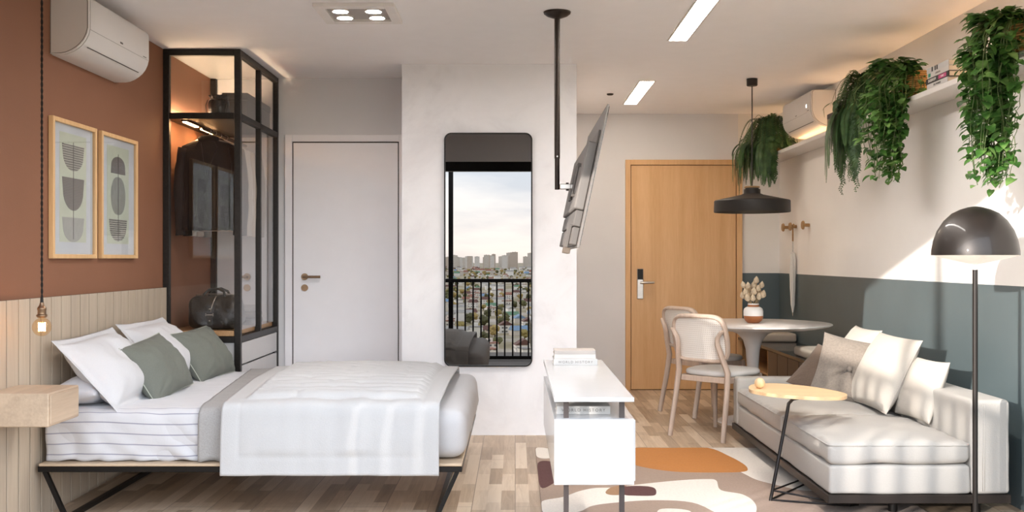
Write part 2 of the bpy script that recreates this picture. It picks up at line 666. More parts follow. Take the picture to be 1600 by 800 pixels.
# balcony
bm = nb(); box(bm, -2.9, XR + .2, -1.4, YF - .15, -.35, -.2); struct('floor_balcony', bm, plain('balcony stone', '5b534c', .7, bmp=.1), 'dark balcony floor')
rail = thing('balcony_railing', 'black metal balcony railing with upright bars seen in the mirror', 'railing', (0, -.2, -.2))
bm = nb(); box(bm, -2.6, XR + .2, -.225, -.175, .90, .95, .004); part('top_rail', bm, M['black_metal'], rail)
bm = nb(); box(bm, -2.6, XR + .2, -.22, -.18, -.19, -.14, .004); part('bottom_rail', bm, M['black_metal'], rail)
k = 0
x = -2.5
while x < XR + .15:
    bm = nb(); box(bm, x - .011, x + .011, -.211, -.189, -.14, .90); part('baluster', bm, M['black_metal'], rail)
    x += .112
bm = nb(); box(bm, -.947, -.881, -.275, -.225, -.2, 2.62, .004)  # added post in place of the window mullion reflected in the mirror
single('mullion_post', bm, M['black_metal'], 'black square post standing in for the window mullion seen in the mirror', 'post', (-.914, -.25, -.2))
# unseen slatted side screen, added to break the low sun into stripes
scr = thing('stripe_screen', 'added dark slatted screen beside the balcony, out of view, striping the sun', 'screen', (-2.65, 1.5, -.2))
for z0, z1 in ((-.2, -.14), (2.0, 2.06)):
    bm = nb(); box(bm, -2.67, -2.63, -1.3, 3.2, z0, z1, .004); part('screen_rail', bm, M['black_metal'], scr)
y = -1.24
while y < 3.15:
    bm = nb(); box(bm, -2.665, -2.635, y - (.062 if y > 1.2 else .042), y + (.062 if y > 1.2 else .042), -.14, 2.0); part('screen_slat', bm, M['black_metal'], scr)  # wider slats at this end cut the sun on the bed
    y += .162
bm = nb(); box(bm, -2.68, -2.62, .46, .53, -.2, 2.9, .004)  # unseen post, added to throw the mullion shadow on the wall
single('mullion_shadow_post', bm, M['black_metal'], 'added tall dark post out of view, casting the mullion shadow', 'post', (-2.65, .5, -.2))

# ------------------------------------------------------------------ world, sun, camera
w = bpy.data.worlds.new('evening sky')
scene.world = w
w.use_nodes = True
nt = w.node_tree
bg = nt.nodes['Background']
tc = N(nt, 'ShaderNodeTexCoord')
sp = N(nt, 'ShaderNodeSeparateXYZ')
L(nt, tc.outputs['Generated'], sp.inputs[0])
mr = N(nt, 'ShaderNodeMapRange')
mr.inputs[1].default_value = -.02
mr.inputs[2].default_value = .5
L(nt, sp.outputs['Z'], mr.inputs[0])
cr = ramp(nt, mr.outputs[0], [(0, 'f3e4d8'), (.06, 'f4ece6'), (.2, 'eaeef1'), (1., 'd8e0ec')])
mp = N(nt, 'ShaderNodeMapping')
mp.inputs['Scale'].default_value = (2, 2, 9)
mp.inputs['Rotation'].default_value = (0, .25, .3)
L(nt, tc.outputs['Generated'], mp.inputs['Vector'])
cn = N(nt, 'ShaderNodeTexNoise', Scale=2.2, Detail=6., Roughness=.55)
L(nt, mp.outputs[0], cn.inputs['Vector'])
cc = ramp(nt, cn.outputs['Fac'], [(.42, 'ffffff'), (.62, 'd3dbe6')])
mx = N(nt, 'ShaderNodeMix', data_type='RGBA', blend_type='MULTIPLY')
mx.inputs[0].default_value = .8
L(nt, cr, mx.inputs[6])
L(nt, cc, mx.inputs[7])
L(nt, mx.outputs[2], bg.inputs['Color'])
bg.inputs['Strength'].default_value = 2.7

sd = bpy.data.lights.new('low_sun', 'SUN')
sd.energy = 2.8
sd.color = (1., .92, .84)
sd.angle = math.radians(.7)
so = bpy.data.objects.new('low_sun', sd)
COL.objects.link(so)
d = Vector((.93, 1., -.29)).normalized()
so.rotation_euler = d.to_track_quat('-Z', 'Y').to_euler()
so.location = (-6, -4, 4)
pl = bpy.data.lights.new('window_portal', 'AREA')
pl.shape = 'RECTANGLE'
pl.size, pl.size_y = XR - XL, 2.2
pl.cycles.is_portal = True
po = bpy.data.objects.new('window_portal', pl)
COL.objects.link(po)
po.location = ((XL + XR) / 2, YF - .1, 1.1)
po.rotation_euler = (PI / 2, 0, 0)

cam = bpy.data.cameras.new('camera')
cam.sensor_width = 36
cam.lens = 36
cam.shift_x = -5 / 1600
cam.shift_y = 4 / 1600
co = bpy.data.objects.new('camera', cam)
COL.objects.link(co)
co.location = (0, 0, 1.237)
co.rotation_euler = (PI / 2, 0, 0)
scene.camera = co
scene.view_settings.view_transform = 'Standard'
scene.view_settings.look = 'None'
scene.view_settings.gamma = 1
scene.view_settings.exposure = 1.26
scene.view_settings.use_curve_mapping = False
scene.cycles.caustics_reflective = False
scene.cycles.use_denoising = True
scene.cycles.max_bounces = 12
scene.cycles.diffuse_bounces = 8
scene.cycles.transparent_max_bounces = 24
scene.cycles.sample_clamp_indirect = 8

# ------------------------------------------------------------------ headboard wall boards
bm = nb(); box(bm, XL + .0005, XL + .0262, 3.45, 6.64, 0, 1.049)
HBK = plain('board gap shade', '4d4035', .9)  # dark colour paints the groove shade between the boards
hb = thing('headboard_panel', 'pale oak panelling of upright boards along the terracotta wall', 'wall panel', (XL, 5., 0))
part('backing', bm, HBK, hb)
y = 3.45
while y < 6.62:
    y1 = min(y + .11, 6.64)
    bm = nb(); box(bm, XL + .0264, XL + .031, y + .0042, y1 - .0042, 0, 1.05, .0012)
    part('board', bm, M['headboard'], hb)
    y += .11

# ------------------------------------------------------------------ air conditioners
def air_conditioner(label, y0, y1, xw, sgn, z0, z1, mark):
    """split unit; sgn +1 faces +x"""
    t = thing('air_conditioner', label, 'air conditioner', (xw, (y0 + y1) / 2, z0), 0)
    d = .192
    hh = z1 - z0
    prof = [(0, 0), (.06, 0), (.085, .005), (.11, .016), (.135, .032), (.155, .05), (.172, .072), (.185, .10), (d, .13), (d, hh - .03), (d - .003, hh - .014), (d - .014, hh - .003), (d - .03, hh), (0, hh)]
    def ext(a, b, s=1., o=0.):
        bm = nb()
        A, Bv = [], []
        for (px, pz) in prof:
            A.append(bm.verts.new((xw + sgn * px * s, a, z0 + pz)))
            Bv.append(bm.verts.new((xw + sgn * px * s, b, z0 + pz)))
        n = len(prof)
        for i in range(n):
            bm.faces.new((A[i], A[(i + 1) % n], Bv[(i + 1) % n], Bv[i]))
        bm.faces.new(A[::-1]); bm.faces.new(Bv)
        bmesh.ops.bevel(bm, geom=[e for e in bm.edges if abs(e.verts[0].co.y - e.verts[1].co.y) > .1 and False], offset=.002)
        return bm
    part('casing', ext(y0 + .018, y1 - .018), M['white_plastic'], t, smooth=25)
    for a, b in ((y0, y0 + .0145), (y1 - .0145, y1)):
        bm = nb()
        pr = [(max(0, .0 + px * .985), .003 + pz * .985) for px, pz in prof]
        A = [bm.verts.new((xw + sgn * max(.0, min(d, px)), a, z0 + pz)) for px, pz in pr]
        Bv = [bm.verts.new((xw + sgn * max(.0, min(d, px)), b, z0 + pz)) for px, pz in pr]
        n = len(pr)
        for i in range(n):
            bm.faces.new((A[i], A[(i + 1) % n], Bv[(i + 1) % n], Bv[i]))
        bm.faces.new(A[::-1]); bm.faces.new(Bv)
        part('end_cap', bm, M['white_plastic'], t, smooth=30)
        bm = nb()
        ys = a + .0005 if a == y0 else b - .0005
        tube(bm, [(xw + sgn * max(.002, min(d, px) - .006), ys, z0 + .004 + pz * .975) for px, pz in pr], .0016, 6, closed=True)
        part('seam', bm, M['grey_plastic'], t)
    # louver flap with a dark slot line, and front panel crease
    bm = nb()
    a = Vector((xw + sgn * .1535, 0, z0 + .0482))
    tube(bm, [(a.x, y0 + .07, a.z), (a.x, y1 - .07, a.z)], .0028, 6)
    part('louver_slot', bm, M['grey_plastic'], t)
    bm = nb()
    tube(bm, [(xw + sgn * (d - .0005), y0 + .02, z0 + .125), (xw + sgn * (d - .0005), y1 - .02, z0 + .125)], .0016, 6)
    part('panel_crease', bm, plain('pale seam', 'b9b5b1', .5), t)
    bm = nb()
    ym = (y0 + y1) / 2
    if mark == 'dark':
        box(bm, xw + sgn * (d - .001), xw + sgn * (d + .001), ym - .018, ym + .018, z0 + .137, z0 + .146)
        box(bm, xw + sgn * (d - .001), xw + sgn * (d + .001), y1 - .10, y1 - .05, z0 + .132, z0 + .136)
        part('badge', bm, M['grey_plastic'], t)
    else:
        box(bm, xw + sgn * (d - .001), xw + sgn * (d + .0012), y0 + .12, y0 + .142, z0 + .165, z0 + .19)
        part('display', bm, emit('display digits', 'ffffff', 1.4), t)
        bm = nb()
        box(bm, xw + sgn * (d - .001), xw + sgn * (d + .001), y0 + .06, y0 + .11, z0 + .134, z0 + .139)
        box(bm, xw + sgn * (d - .001), xw + sgn * (d + .001), ym - .02, ym + .02, z0 + .137, z0 + .143)
        part('badge', bm, M['grey_plastic'], t)
    return t
air_conditioner('white split air conditioner on the terracotta wall over the bed', 5.04, 5.87, XL + .001, 1, 2.243, 2.535, 'dark')
air_conditioner('white split air conditioner above the plant shelf near the entrance', 7.95, 8.80, XR - .001, -1, 2.262, 2.552, 'light')

# ------------------------------------------------------------------ pictures
def picture(y0, y1, z0, z1, label, shapes):
    t = thing('framed_print', label, 'picture', (XL, (y0 + y1) / 2, z0), group=None)
    fw = .022
    xa, xb = XL + .001, XL + .026
    bm = nb()
    box(bm, xa, xb, y0, y0 + fw, z0, z1, .002)
    box(bm, xa, xb, y1 - fw, y1, z0, z1, .002)
    box(bm, xa, xb, y0 + fw, y1 - fw, z0, z0 + fw, .002)
    box(bm, xa, xb, y0 + fw, y1 - fw, z1 - fw, z1, .002)
    part('frame', bm, M['frame_oak'], t)
    bm = nb(); box(bm, xa, XL + .008, y0 + fw, y1 - fw, z0 + fw, z1 - fw)
    part('mount', bm, plain('mount board', 'dcdfe2', .8), t)
    W, Hh = y1 - y0, z1 - z0
    bm = nb(); box(bm, XL + .0085, XL + .0092, y0 + W * .2, y1 - W * .2, z0 + Hh * .12, z1 - Hh * .09)
    p = part('print', bm, plain('pale green wash', 'd6dbc4', .85, var=.04, nscale=10), t)
    yc = (y0 + y1) / 2
    def outline(kind, zt, zb, hw):
        o = []
        h = zt - zb
        if kind == 'bowl':
            o = [(-hw, zt), (hw, zt)]
            for k in range(13):
                a = -PI * k / 12
                o.append((hw * math.cos(a) * (1 - .08), zb + h * .62 + (h * .62) * math.sin(a)))
        elif kind == 'dome':
            o = [(hw, zb), (-hw, zb)]
            for k in range(13):
                a = PI - PI * k / 12
                o.append((hw * .95 * math.cos(a), zb + h * .45 + h * .55 * math.sin(a)))
        else:
            for k in range(28):
                a = 2 * PI * k / 28
                o.append((hw * math.copysign(abs(math.cos(a)) ** .8, math.cos(a)), (zt + zb) / 2 + h / 2 * math.sin(a)))
        return o
    for i, (kind, a, b, hw, mat) in enumerate(shapes):
        bm = nb()
        pts = outline(kind, z1 - Hh * a, z1 - Hh * b, W * hw)
        lo = [bm.verts.new((XL + .0094, yc + q, z)) for q, z in pts]
        hi = [bm.verts.new((XL + .0100, yc + q, z)) for q, z in pts]
        n = len(pts)
        bm.faces.new(lo[::-1]); bm.faces.new(hi)
        for j in range(n):
            bm.faces.new((lo[j], lo[(j + 1) % n], hi[(j + 1) % n], hi[j]))
        q = part('printed_shape', bm, mat, p)
        WM[q] = WM[t]
    bm = nb(); box(bm, XL + .0100, XL + .0108, yc - .0025, yc + .0025, z0 + Hh * .14, z1 - Hh * .15)
    part('printed_stem', bm, plain('stem ink', '4d4139', .8), p)
    bm = nb(); box(bm, XL + .016, XL + .0175, y0 + fw, y1 - fw, z0 + fw, z1 - fw)
    part('glazing', bm, clear('picture glass', 'f6f7f8', 1.2), t)

def ink(name, a, b, freq):
    m, nt, bs = nodes(name)
    bs.inputs['Roughness'].default_value = .8
    v = coords(nt)
    wv = N(nt, 'ShaderNodeTexWave', wave_type='BANDS', bands_direction='Z', Scale=freq, Distortion=1.2, Detail=2.)
    L(nt, v, wv.inputs['Vector'])
    c = ramp(nt, wv.outputs['Fac'], [(.35, a), (.6, b)])
    L(nt, c, bs.inputs['Base Color'])
    return m
I1 = ink('thin line ink', '6f6963', 'b9b6a8', 26)
I2 = ink('dense line ink', '6c645f', '8f8880', 40)
I3 = plain('pale grey ink', 'b3b1a8', .8, var=.08, nscale=40)
I4 = plain('mid grey ink', '9a9a90', .8, var=.08, nscale=40)
picture(5.02, 5.55, 1.237, 1.94, 'oak-framed print of three stacked bowls, nearer the hanging bulb',
        [('bowl', .17, .36, .25, I1), ('bowl', .41, .65, .25, I2), ('bowl', .70, .88, .25, I3)])
picture(5.615, 6.15, 1.237, 1.94, 'oak-framed print with a tall oval over a bowl, nearer the wardrobe',
        [('dome', .17, .31, .2, I2), ('oval', .335, .645, .2, I4), ('bowl', .68, .86, .25, I1)])

# ------------------------------------------------------------------ wardrobe
XW0, XW1, YW0, YW1 = XL + .002, -1.785, 6.65, 7.728
wd = thing('wardrobe', 'black-framed glass wardrobe with a lit interior beside the white door', 'wardrobe', ((XW0 + XW1) / 2, (YW0 + YW1) / 2, 0))
p = .04
WF = plain('black wardrobe frame', '26221f', .45, .4, var=.25, nscale=60)
def wbar(name, *a):
    bm = nb(); box(bm, *a, .002); return part(name, bm, WF, wd)
for (xa, ya) in ((XW0, YW0), (XW1 - p, YW0), (XW0, YW1 - p), (XW1 - p, YW1 - p)):
    wbar('post', xa, xa + p, ya, ya + p, 0, H - .003)
ym = 7.19
wbar('post', XW1 - p * .9, XW1, ym - .018, ym + .018, .72, H - .043)
for z0, z1 in ((H - .043, H - .003), (2.145, 2.185), (.69, .73)):
    wbar('rail', XW0 + p, XW1 - p, YW0, YW0 + p, z0, z1)
    wbar('rail', XW1 - p, XW1, YW0 + p, YW1 - p, z0, z1)
bm = nb(); box(bm, XW0, XW1 - p, YW0 + p, YW1, H - .012, H - .004); part('top_panel', bm, M['white_lacquer'], wd)
bm = nb(); box(bm, XW0 + .002, XW1 - p - .002, YW0 + p, YW1 - .002, 2.15, 2.178, .002); part('shelf', bm, WF, wd)
bm = nb(); box(bm, XW0 + .002, XW1 - p - .002, YW0 + .006, YW1 - .002, .732, .766, .002)
part('bottom_shelf', bm, wood('wardrobe shelf oak', 'c09a70', '96704a', 'Y', 6.), wd, label='oak bottom shelf')
WG = clear('wardrobe glass', 'fcfbfa', 2.0)
def pane(*a):
    bm = nb(); box(bm, *a); part('glass_panel', bm, WG, wd)
for z0, z1 in ((2.187, H - .045), (.768, 2.143)):
    pane(XW0 + p + .001, XW1 - p - .001, YW0 + .017, YW0 + .022, z0, z1)
    pane(XW1 - .022, XW1 - .017, YW0 + p + .001, ym - .02, z0, z1)
    pane(XW1 - .022, XW1 - .017, ym + .02, YW1 - p - .001, z0, z1)
bm = nb(); box(bm, XW0 + p, XW1 - p, YW0 + .012, YW0 + .03, .02, .688); part('end_panel', bm, M['white_lacquer'], wd)
for z0, z1 in ((.545, .686), (.285, .535), (.03, .275)):
    bm = nb(); box(bm, XW1 - .024, XW1 - .004, YW0 + p + .003, YW1 - p - .003, z0, z1, .002)
    d_ = part('drawer', bm, M['white_lacquer'], wd)
    bm = nb(); box(bm, XW1 - .008, XW1 - .002, YW1 - p - .09, YW1 - p - .004, z0 - .010, z0 + .003)
    part('finger_pull', bm, M['black_metal'], d_)
bm = nb(); tube(bm, [(-2.035, YW0 + p, 2.085), (-2.035, YW1 - .004, 2.085)], .012, 12); part('hanging_rail', bm, M['dark_metal'], wd, smooth=True)
LEDW = emit('warm light strip', 'ffc588', 45.)
bm = nb(); box(bm, XW0 + .10, XW0 + .135, YW0 + .06, YW0 + .9, 2.136, 2.149); lt = part('light_channel', bm, M['black_metal'], wd)
bm = nb(); box(bm, XW0 + .106, XW0 + .129, YW0 + .07, YW0 + .33, 2.131, 2.137); part('light_strip', bm, LEDW, lt)
bm = nb(); box(bm, XW0 + .106, XW0 + .129, YW0 + .45, YW0 + .72, 2.131, 2.137); part('light_strip', bm, LEDW, lt)
bm = nb(); box(bm, XW0 + .015, XW0 + .03, YW0 + .06, YW1 - .05, 2.18, 2.19); part('light_strip', bm, emit('upper strip', 'ffe0b8', 60.), wd)

# hangers and clothes
def hanger_bm(wd_=.20):
    bm = nb()
    pts = [(0, 0, .0)]
    hook = [(.0, 0, -.01)] + [(.018 * math.sin(a), 0, .03 - .018 * math.cos(a) * 1.0) for a in [PI * k / 7 for k in range(0, 9)]]
    hk = [(0, 0, -.05), (0, 0, -.015)] + [(.0155 * math.sin(a) * -1 if False else .0155 * math.cos(a), 0, .0165 * math.sin(a)) for a in [-PI * .5 + PI * k / 8 for k in range(0, 11)]]
    tube(bm, hk, .0026, 6)
    tube(bm, [(-wd_, 0, -.115), (-.1, 0, -.075), (0, 0, -.05), (.1, 0, -.075), (wd_, 0, -.115)], [.006, .01, .011, .01, .006], 8)
    return bm

def garment_bm(seed, L_=.66, sw=.2, sl=.58, depth=1.):
    bm = nb()
    secs = [(-.055, .05, .035), (-.07, .075, .042), (-.085, .135, .046), (-.105, .18, .05), (-.135, sw, .055), (-.25, sw * .93, .06), (-.42, sw * .86, .06), (-.56, sw * .93, .062), (-L_, sw * 1.0, .064)]
    n = 36
    rings = []
    fine = []
    for i in range(len(secs) - 1):
        for k in range(4):
            t = k / 4
            fine.append(tuple(secs[i][q] * (1 - t) + secs[i + 1][q] * t for q in range(3)))
    fine.append(secs[-1])
    for (z, hw, dd) in fine:
        ring = []
        for k in range(n):
            a = 2 * PI * k / n
            ca, sa = math.cos(a), math.sin(a)
            fx = 1 + .05 * nz((ca * 2, sa * 2, z * 3), 1.6, seed)
            fold = 1 + .28 * nz((ca * 3, sa, z * .8), 1.8, seed + 3) * min(1, abs(z) * 3)
            zz = z + (.012 * nz((ca * 3, sa * 3, 1), 1, seed) if z == -L_ else 0)
            ring.append(bm.verts.new((hw * fx * math.copysign(abs(ca) ** .8, ca), dd * depth * fold * math.copysign(abs(sa) ** .8, sa), zz)))
        rings.append(ring)
    for a, b in zip(rings, rings[1:]):
        for k in range(n):
            bm.faces.new((a[k], a[(k + 1) % n], b[(k + 1) % n], b[k]))
    bm.faces.new(rings[0]); bm.faces.new(rings[-1][::-1])
    return bm

def sleeve_bm(s, seed, sw=.2, sl=.58):
    bm = nb()
    pts, rs = [], []
    for k in range(13):
        t = k / 12
        x = s * (sw - .02 + .045 * math.sin(min(1, t * 1.6) * PI / 2) - .02 * t)
        pts.append((x + .006 * nz((t * 3, 0, 0), 2, seed), -.004 + .012 * t + .008 * nz((t * 4, 2, 0), 1.5, seed), -.115 - sl * t))
        rs.append((.048 - .012 * t) * (1 + .12 * nz((t * 6, 4, seed), 1.3, seed)))
    tube(bm, pts, rs, 14, sq=(1.1, .8))
    return bm

clothes = [(6.80, 'black tailored jacket, front of the hanging clothes', '1d1b1b', 'jacket'),
           (6.93, 'charcoal coat hanging behind the black jacket', '2a2726', 'coat'),
           (7.05, 'off-white shirt hanging third on the rail', 'cfc8be', 'shirt'),
           (7.20, 'pale beige blouse hanging between the shirt and taupe jacket', 'c9bba9', 'blouse'),
           (7.40, 'taupe grey jacket, last on the rail by the back wall', '857a70', 'jacket')]
gmesh = None
for i, (yy, lab, colr, cat) in enumerate(clothes):
    hbm = hanger_bm(.18)
    ho = single('clothes_hanger', hbm, M['steel'], ['thin metal hanger under the black tailored jacket', 'thin metal hanger under the charcoal coat', 'thin metal hanger under the off-white shirt',
                'thin metal hanger under the pale beige blouse', 'thin metal hanger under the taupe grey jacket'][i], 'hanger', None, 'hangers on the wardrobe rail', 'full', Matrix.Translation((-2.035, yy, 2.0865)))
    m = fabric(cat + ' cloth ' + colr, colr, 400, .3, .06, .85)
    g = thing(cat, lab, cat, (-2.035, yy, 2.0865), random.uniform(-.05, .05), 'clothes hanging in the wardrobe')
    Lg = [.66, .64, .66, .6, .64][i]
    part('body', garment_bm(i * 3 + 1, Lg, .185, depth=.85), m, g, False, 'full')
    for s in (-1, 1):
        part('sleeve', sleeve_bm(s, i * 5 + s, .185), m, g, False, 'full')
    bm = nb()
    cpts = [(.062 * math.cos(a), -.004 + .043 * math.sin(a), -.062 - .008 * math.sin(a)) for a in [2 * PI * k / 20 for k in range(20)]]
    tube(bm, cpts, .012, 8, closed=True, sq=(1.5, .8))
    part('collar', bm, m, g, False, 'full')
    if cat in ('jacket', 'coat'):
        for s in (-1, 1):
            bm = nb()
            lp = [(s * .004, -.30), (s * .05, -.17), (s * .075, -.12), (s * .05, -.075), (s * .035, -.085)]
            lo = [bm.verts.new((x, -.052 * .85 - .006 + .1 * abs(x) * .2, z)) for x, z in lp]
            hi = [bm.verts.new((x, -.052 * .85 - .012 + .1 * abs(x) * .2, z)) for x, z in lp]
            n = len(lp)
            bm.faces.new(lo); bm.faces.new(hi[::-1])
            for j in range(n):
                bm.faces.new((lo[j], lo[(j + 1) % n], hi[(j + 1) % n], hi[j]))
            part('lapel', bm, m, g, False)
    else:
        for k in range(5):
            bm = nb(); tube(bm, [(0, -.056, -.16 - .09 * k), (0, -.062, -.16 - .09 * k)], .006, 8)
            part('button', bm, M['white_plastic'], g, False)

# storage box and pouch on the wardrobe shelf
bx = thing('storage_box', 'dark grey storage box on the upper wardrobe shelf', 'box', (-1.915, 7.32, 2.178))
SB = fabric('dark grey box cloth', '3d3836', 300, .2, .06)
bm = nb(); box(bm, -2.0, -1.83, 7.0, 7.64, 2.179, 2.32, .004); part('body', bm, SB, bx)
bm = nb(); box(bm, -2.005, -1.826, 6.995, 7.645, 2.321, 2.37, .005); part('lid', bm, SB, bx)
pc = thing('drawstring_pouch', 'black leather drawstring pouch in front of the grey storage box', 'pouch', (-1.975, 6.83, 2.178))
bm = nb()
def pf(a, z):
    t = max(0, (z - .07) / .07)
    return 1 + .035 * math.sin(5 * a + z * 30) + .10 * t * math.sin(11 * a) + .05 * nz((math.cos(a) * 2, math.sin(a) * 2, z * 20), 1.3, 4)
lathe(bm, [(0, 0), (.05, 0), (.064, .008), (.07, .03), (.07, .07), (.066, .095), (.058, .11), (.05, .118), (.056, .13), (.062, .143), (.048, .137), (.035, .12), (0, .112)], (-1.975, 6.83, 2.179), 48, fn=pf)
part('bag_body', bm, M['black_leather'], pc, smooth='full')
bm = nb()
tube(bm, [(-1.975 + .06 * math.cos(a), 6.83 + .06 * math.sin(a), 2.178 + .115 + .004 * math.sin(5 * a)) for a in [2 * PI * k / 30 for k in range(30)]], .0035, 6, closed=True)
part('drawstring', bm, M['dark_metal'], pc, smooth='full')
for s in (-1, 1):
    bm = nb(); tube(bm, [(-1.975 + s * .06, 6.78, 2.288), (-1.975 + s * .068, 6.762, 2.25), (-1.975 + s * .066, 6.76, 2.2)], .003, 6)
    part('cord_end', bm, M['dark_metal'], pc, smooth='full')

# duffel bag on the bottom shelf
bg_ = thing('duffel_bag', 'glossy black leather duffel bag on the oak wardrobe shelf', 'bag', (-2.01, 6.90, .766), .0)
def dfn(p):
    t = (p.z + .11) / .22
    p = p.copy()
    p.y *= 1 - .45 * max(0, t - .15) ** 1.3
    p.x *= 1 - .10 * max(0, t - .3)
    p.z += -.018 * (1 - (p.x / .17) ** 2) * max(0, t - .5) * 0 + .008 * nz(p, 14, 2)
    k = .010 * nz(p, 11, 8) + .007 * math.sin(p.x * 46 + p.z * 32 + 3 * nz(p, 6, 1)) * (1 - t * .4)
    p.y += k * (1 if p.y > 0 else -1) * 1.3
    p.x += k * .7 * (1 if p.x > 0 else -1)
    return p
bm = nb(); rbox(bm, (0, 0, .112), (.33, .30, .22), .045, .016, 5, dfn); part('bag_body', bm, M['black_leather'], bg_, False, 'full')
for s in (-1, 1):
    bm = nb()
    tube(bm, [(-.07, s * .07, .20), (-.068, s * .055, .235), (-.04, s * .04, .262), (.02, s * .035, .268), (.06, s * .045, .25), (.075, s * .065, .215)], .0085, 10)
    part('handle', bm, M['black_leather'], bg_, False, 'full')
bm = nb(); tube(bm, [(-.14, 0, .226), (-.07, 0, .232), (.07, 0, .232), (.14, 0, .226)], .004, 8); part('zip', bm, M['steel'], bg_, False, 'full')
bm = nb()
box(bm, -.014, .014, -.168, -.158, .03, .11, .002)
st = part('strap', bm, M['black_leather'], bg_, False)
bm = nb()
for a in ((-.026, -.022, -.175, -.166, .092, .112), (.022, .026, -.175, -.166, .092, .112), (-.026, .026, -.175, -.168, .098, .104)):
    box(bm, *a)
part('buckle', bm, M['steel'], st, False)
for z in (.062, .138):
    bm = nb(); tube(bm, [(0, -.155, z), (0, -.172, z)], .0055, 10); part('stud', bm, M['steel'], st, False, 'full')
bm = nb(); tube(bm, [(0, -.145, .12), (.006, -.13, .16), (.016, -.11, .20), (.022, -.09, .22)], .0035, 6); part('piping', bm, M['steel'], bg_, False, 'full')

# folded clothes behind the bag
fold = [(7.36, .768, .05, 'charcoal folded jumper under the pale ones on the wardrobe shelf', '4a4645'), (7.36, .820, .04, 'grey folded shirt in the middle of the small pile in the wardrobe', '8b8683'), (7.36, .862, .038, 'pale folded shirt topping the small pile in the wardrobe', 'b7b2ae')]
for i, (yy, z0, hh, lab, c_) in enumerate(fold):
    bm = nb()
    rbox(bm, (0, 0, hh / 2), (.24, .30, hh), hh * .48, .03, 3, lambda p, i=i: p + Vector((.006 * nz(p, 9, i), .006 * nz(p, 9, i + 4), .0)))
    single('folded_garment', bm, fabric('folded cloth ' + c_, c_, 400, .3), lab, 'clothes', None, 'folded clothes in the wardrobe', 'full', Matrix.Translation((-1.97, yy, z0)) @ Matrix.Rotation(.05 * (i - 1), 4, 'Z'))

# ------------------------------------------------------------------ white door (door_1)
d1 = thing('door_1', 'plain white interior door beside the wardrobe', 'door', (-1.27, YB, 0))
d1['kind'] = 'structure'
bm = nb()
box(bm, -1.735, -1.680, YB - .022, YB - .001, 0, 2.17, .002)
box(bm, -.876, -.797, YB - .022, YB - .001, 0, 2.17, .002)
box(bm, -1.680, -.876, YB - .022, YB - .001, 2.118, 2.17, .002)
DW = plain('white door paint', 'f0eff3', .4, var=.01)
part('door_frame', bm, DW, d1)
bm = nb(); box(bm, -1.680, -.876, YB - .006, YB - .0015, .0, 2.118); part('door_gap', bm, plain('door shadow gap', '4a4644', .8), d1)
bm = nb(); box(bm, -1.671, -.884, YB - .018, YB - .0065, .006, 2.108, .001); leaf = part('door_leaf', bm, DW, d1)
bm = nb()
tube(bm, [(-1.585, YB - .018, 1.10), (-1.585, YB - .026, 1.10)], .026, 24)
tube(bm, [(-1.585, YB - .026, 1.10), (-1.585, YB - .062, 1.10)], .009, 14)
tube(bm, [(-1.592, YB - .062, 1.10), (-1.46, YB - .062, 1.10)], .0095, 14)
part('door_handle', bm, M['bronze'], leaf, smooth=True, label='bronze lever handle')
bm = nb(); tube(bm, [(-1.585, YB - .018, 1.017), (-1.585, YB - .025, 1.017)], .026, 24); esc = part('keyhole_plate', bm, M['bronze'], leaf, smooth=True)

# ------------------------------------------------------------------ nightstand, bulb pendant
ns = thing('nightstand', 'oak block nightstand fixed to the panelled wall by the pillows', 'nightstand', (-2.12, 4.51, .518))
bm = nb(); box(bm, XL + .0315, -1.988, 4.36, 4.665, .518, .662, .004); part('body', bm, M['nightstand'], ns)
bm = nb(); box(bm, -1.9885, -1.983, 4.372, 4.653, .528, .652, .002); part('drawer', bm, M['nightstand'], ns)

pb = thing('bulb_pendant', 'bare globe bulb hanging on a twisted black cord over the nightstand', 'pendant lamp', (-2.08, 4.5, .895))
bx_, by_ = -2.08, 4.5
bm = nb()
n = 420
for ph in (0, PI):
    tube(bm, [(bx_ + .0026 * math.cos(ph + i * .42), by_ + .0026 * math.sin(ph + i * .42), 1.035 + (H - .02 - 1.035) * i / n) for i in range(n + 1)], .0028, 5)
part('cord', bm, plain('black braided cord', '17130f', .9), pb, smooth='full')
bm = nb(); lathe(bm, [(0, 0), (.045, 0), (.045, -.02), (.04, -.024), (0, -.024)], (bx_, by_, H - .001), 32); part('ceiling_rose', bm, M['black_metal'], pb, smooth=True)
bm = nb(); lathe(bm, [(0, .0), (.019, .0), (.0235, .006), (.0235, .011), (.018, .015), (.0175, .03), (.0195, .036), (.019, .042), (.011, .053), (.008, .066), (0, .066)], (bx_, by_, .978), 28)
part('socket', bm, M['bronze'], pb, smooth=30)
bm = nb(); lathe(bm, [(0, .066), (.007, .066), (.006, .085), (.003, .09), (0, .09)], (bx_, by_, .978), 16); part('cord_grip', bm, M['black_metal'], pb, smooth=True)
bm = nb()
prof = [(0, -.0405)]
for k in range(1, 15):
    a = -PI / 2 + PI * k / 16
    prof.append((.0405 * math.cos(a), .0405 * math.sin(a)))
prof += [(.014, .039), (.013, .05)]
lathe(bm, prof, (bx_, by_, .936), 32)
gl = part('bulb_glass', bm, clear('bulb glass', 'fff1dd', 1.2), pb, smooth='full')
bm = nb()
for k in range(10):
    a0, a1 = 2 * PI * k / 10, 2 * PI * (k + 1) / 10
    tube(bm, [(bx_ + .014 * math.cos(a0), by_ + .014 * math.sin(a0), .918), (bx_ + .0145 * math.cos(a0), by_ + .0145 * math.sin(a0), .955), (bx_ + .0145 * math.cos(a1), by_ + .0145 * math.sin(a1), .918)], .0012, 5)
part('filament', bm, emit('glowing filament', 'ffc070', 26.), pb, smooth='full')

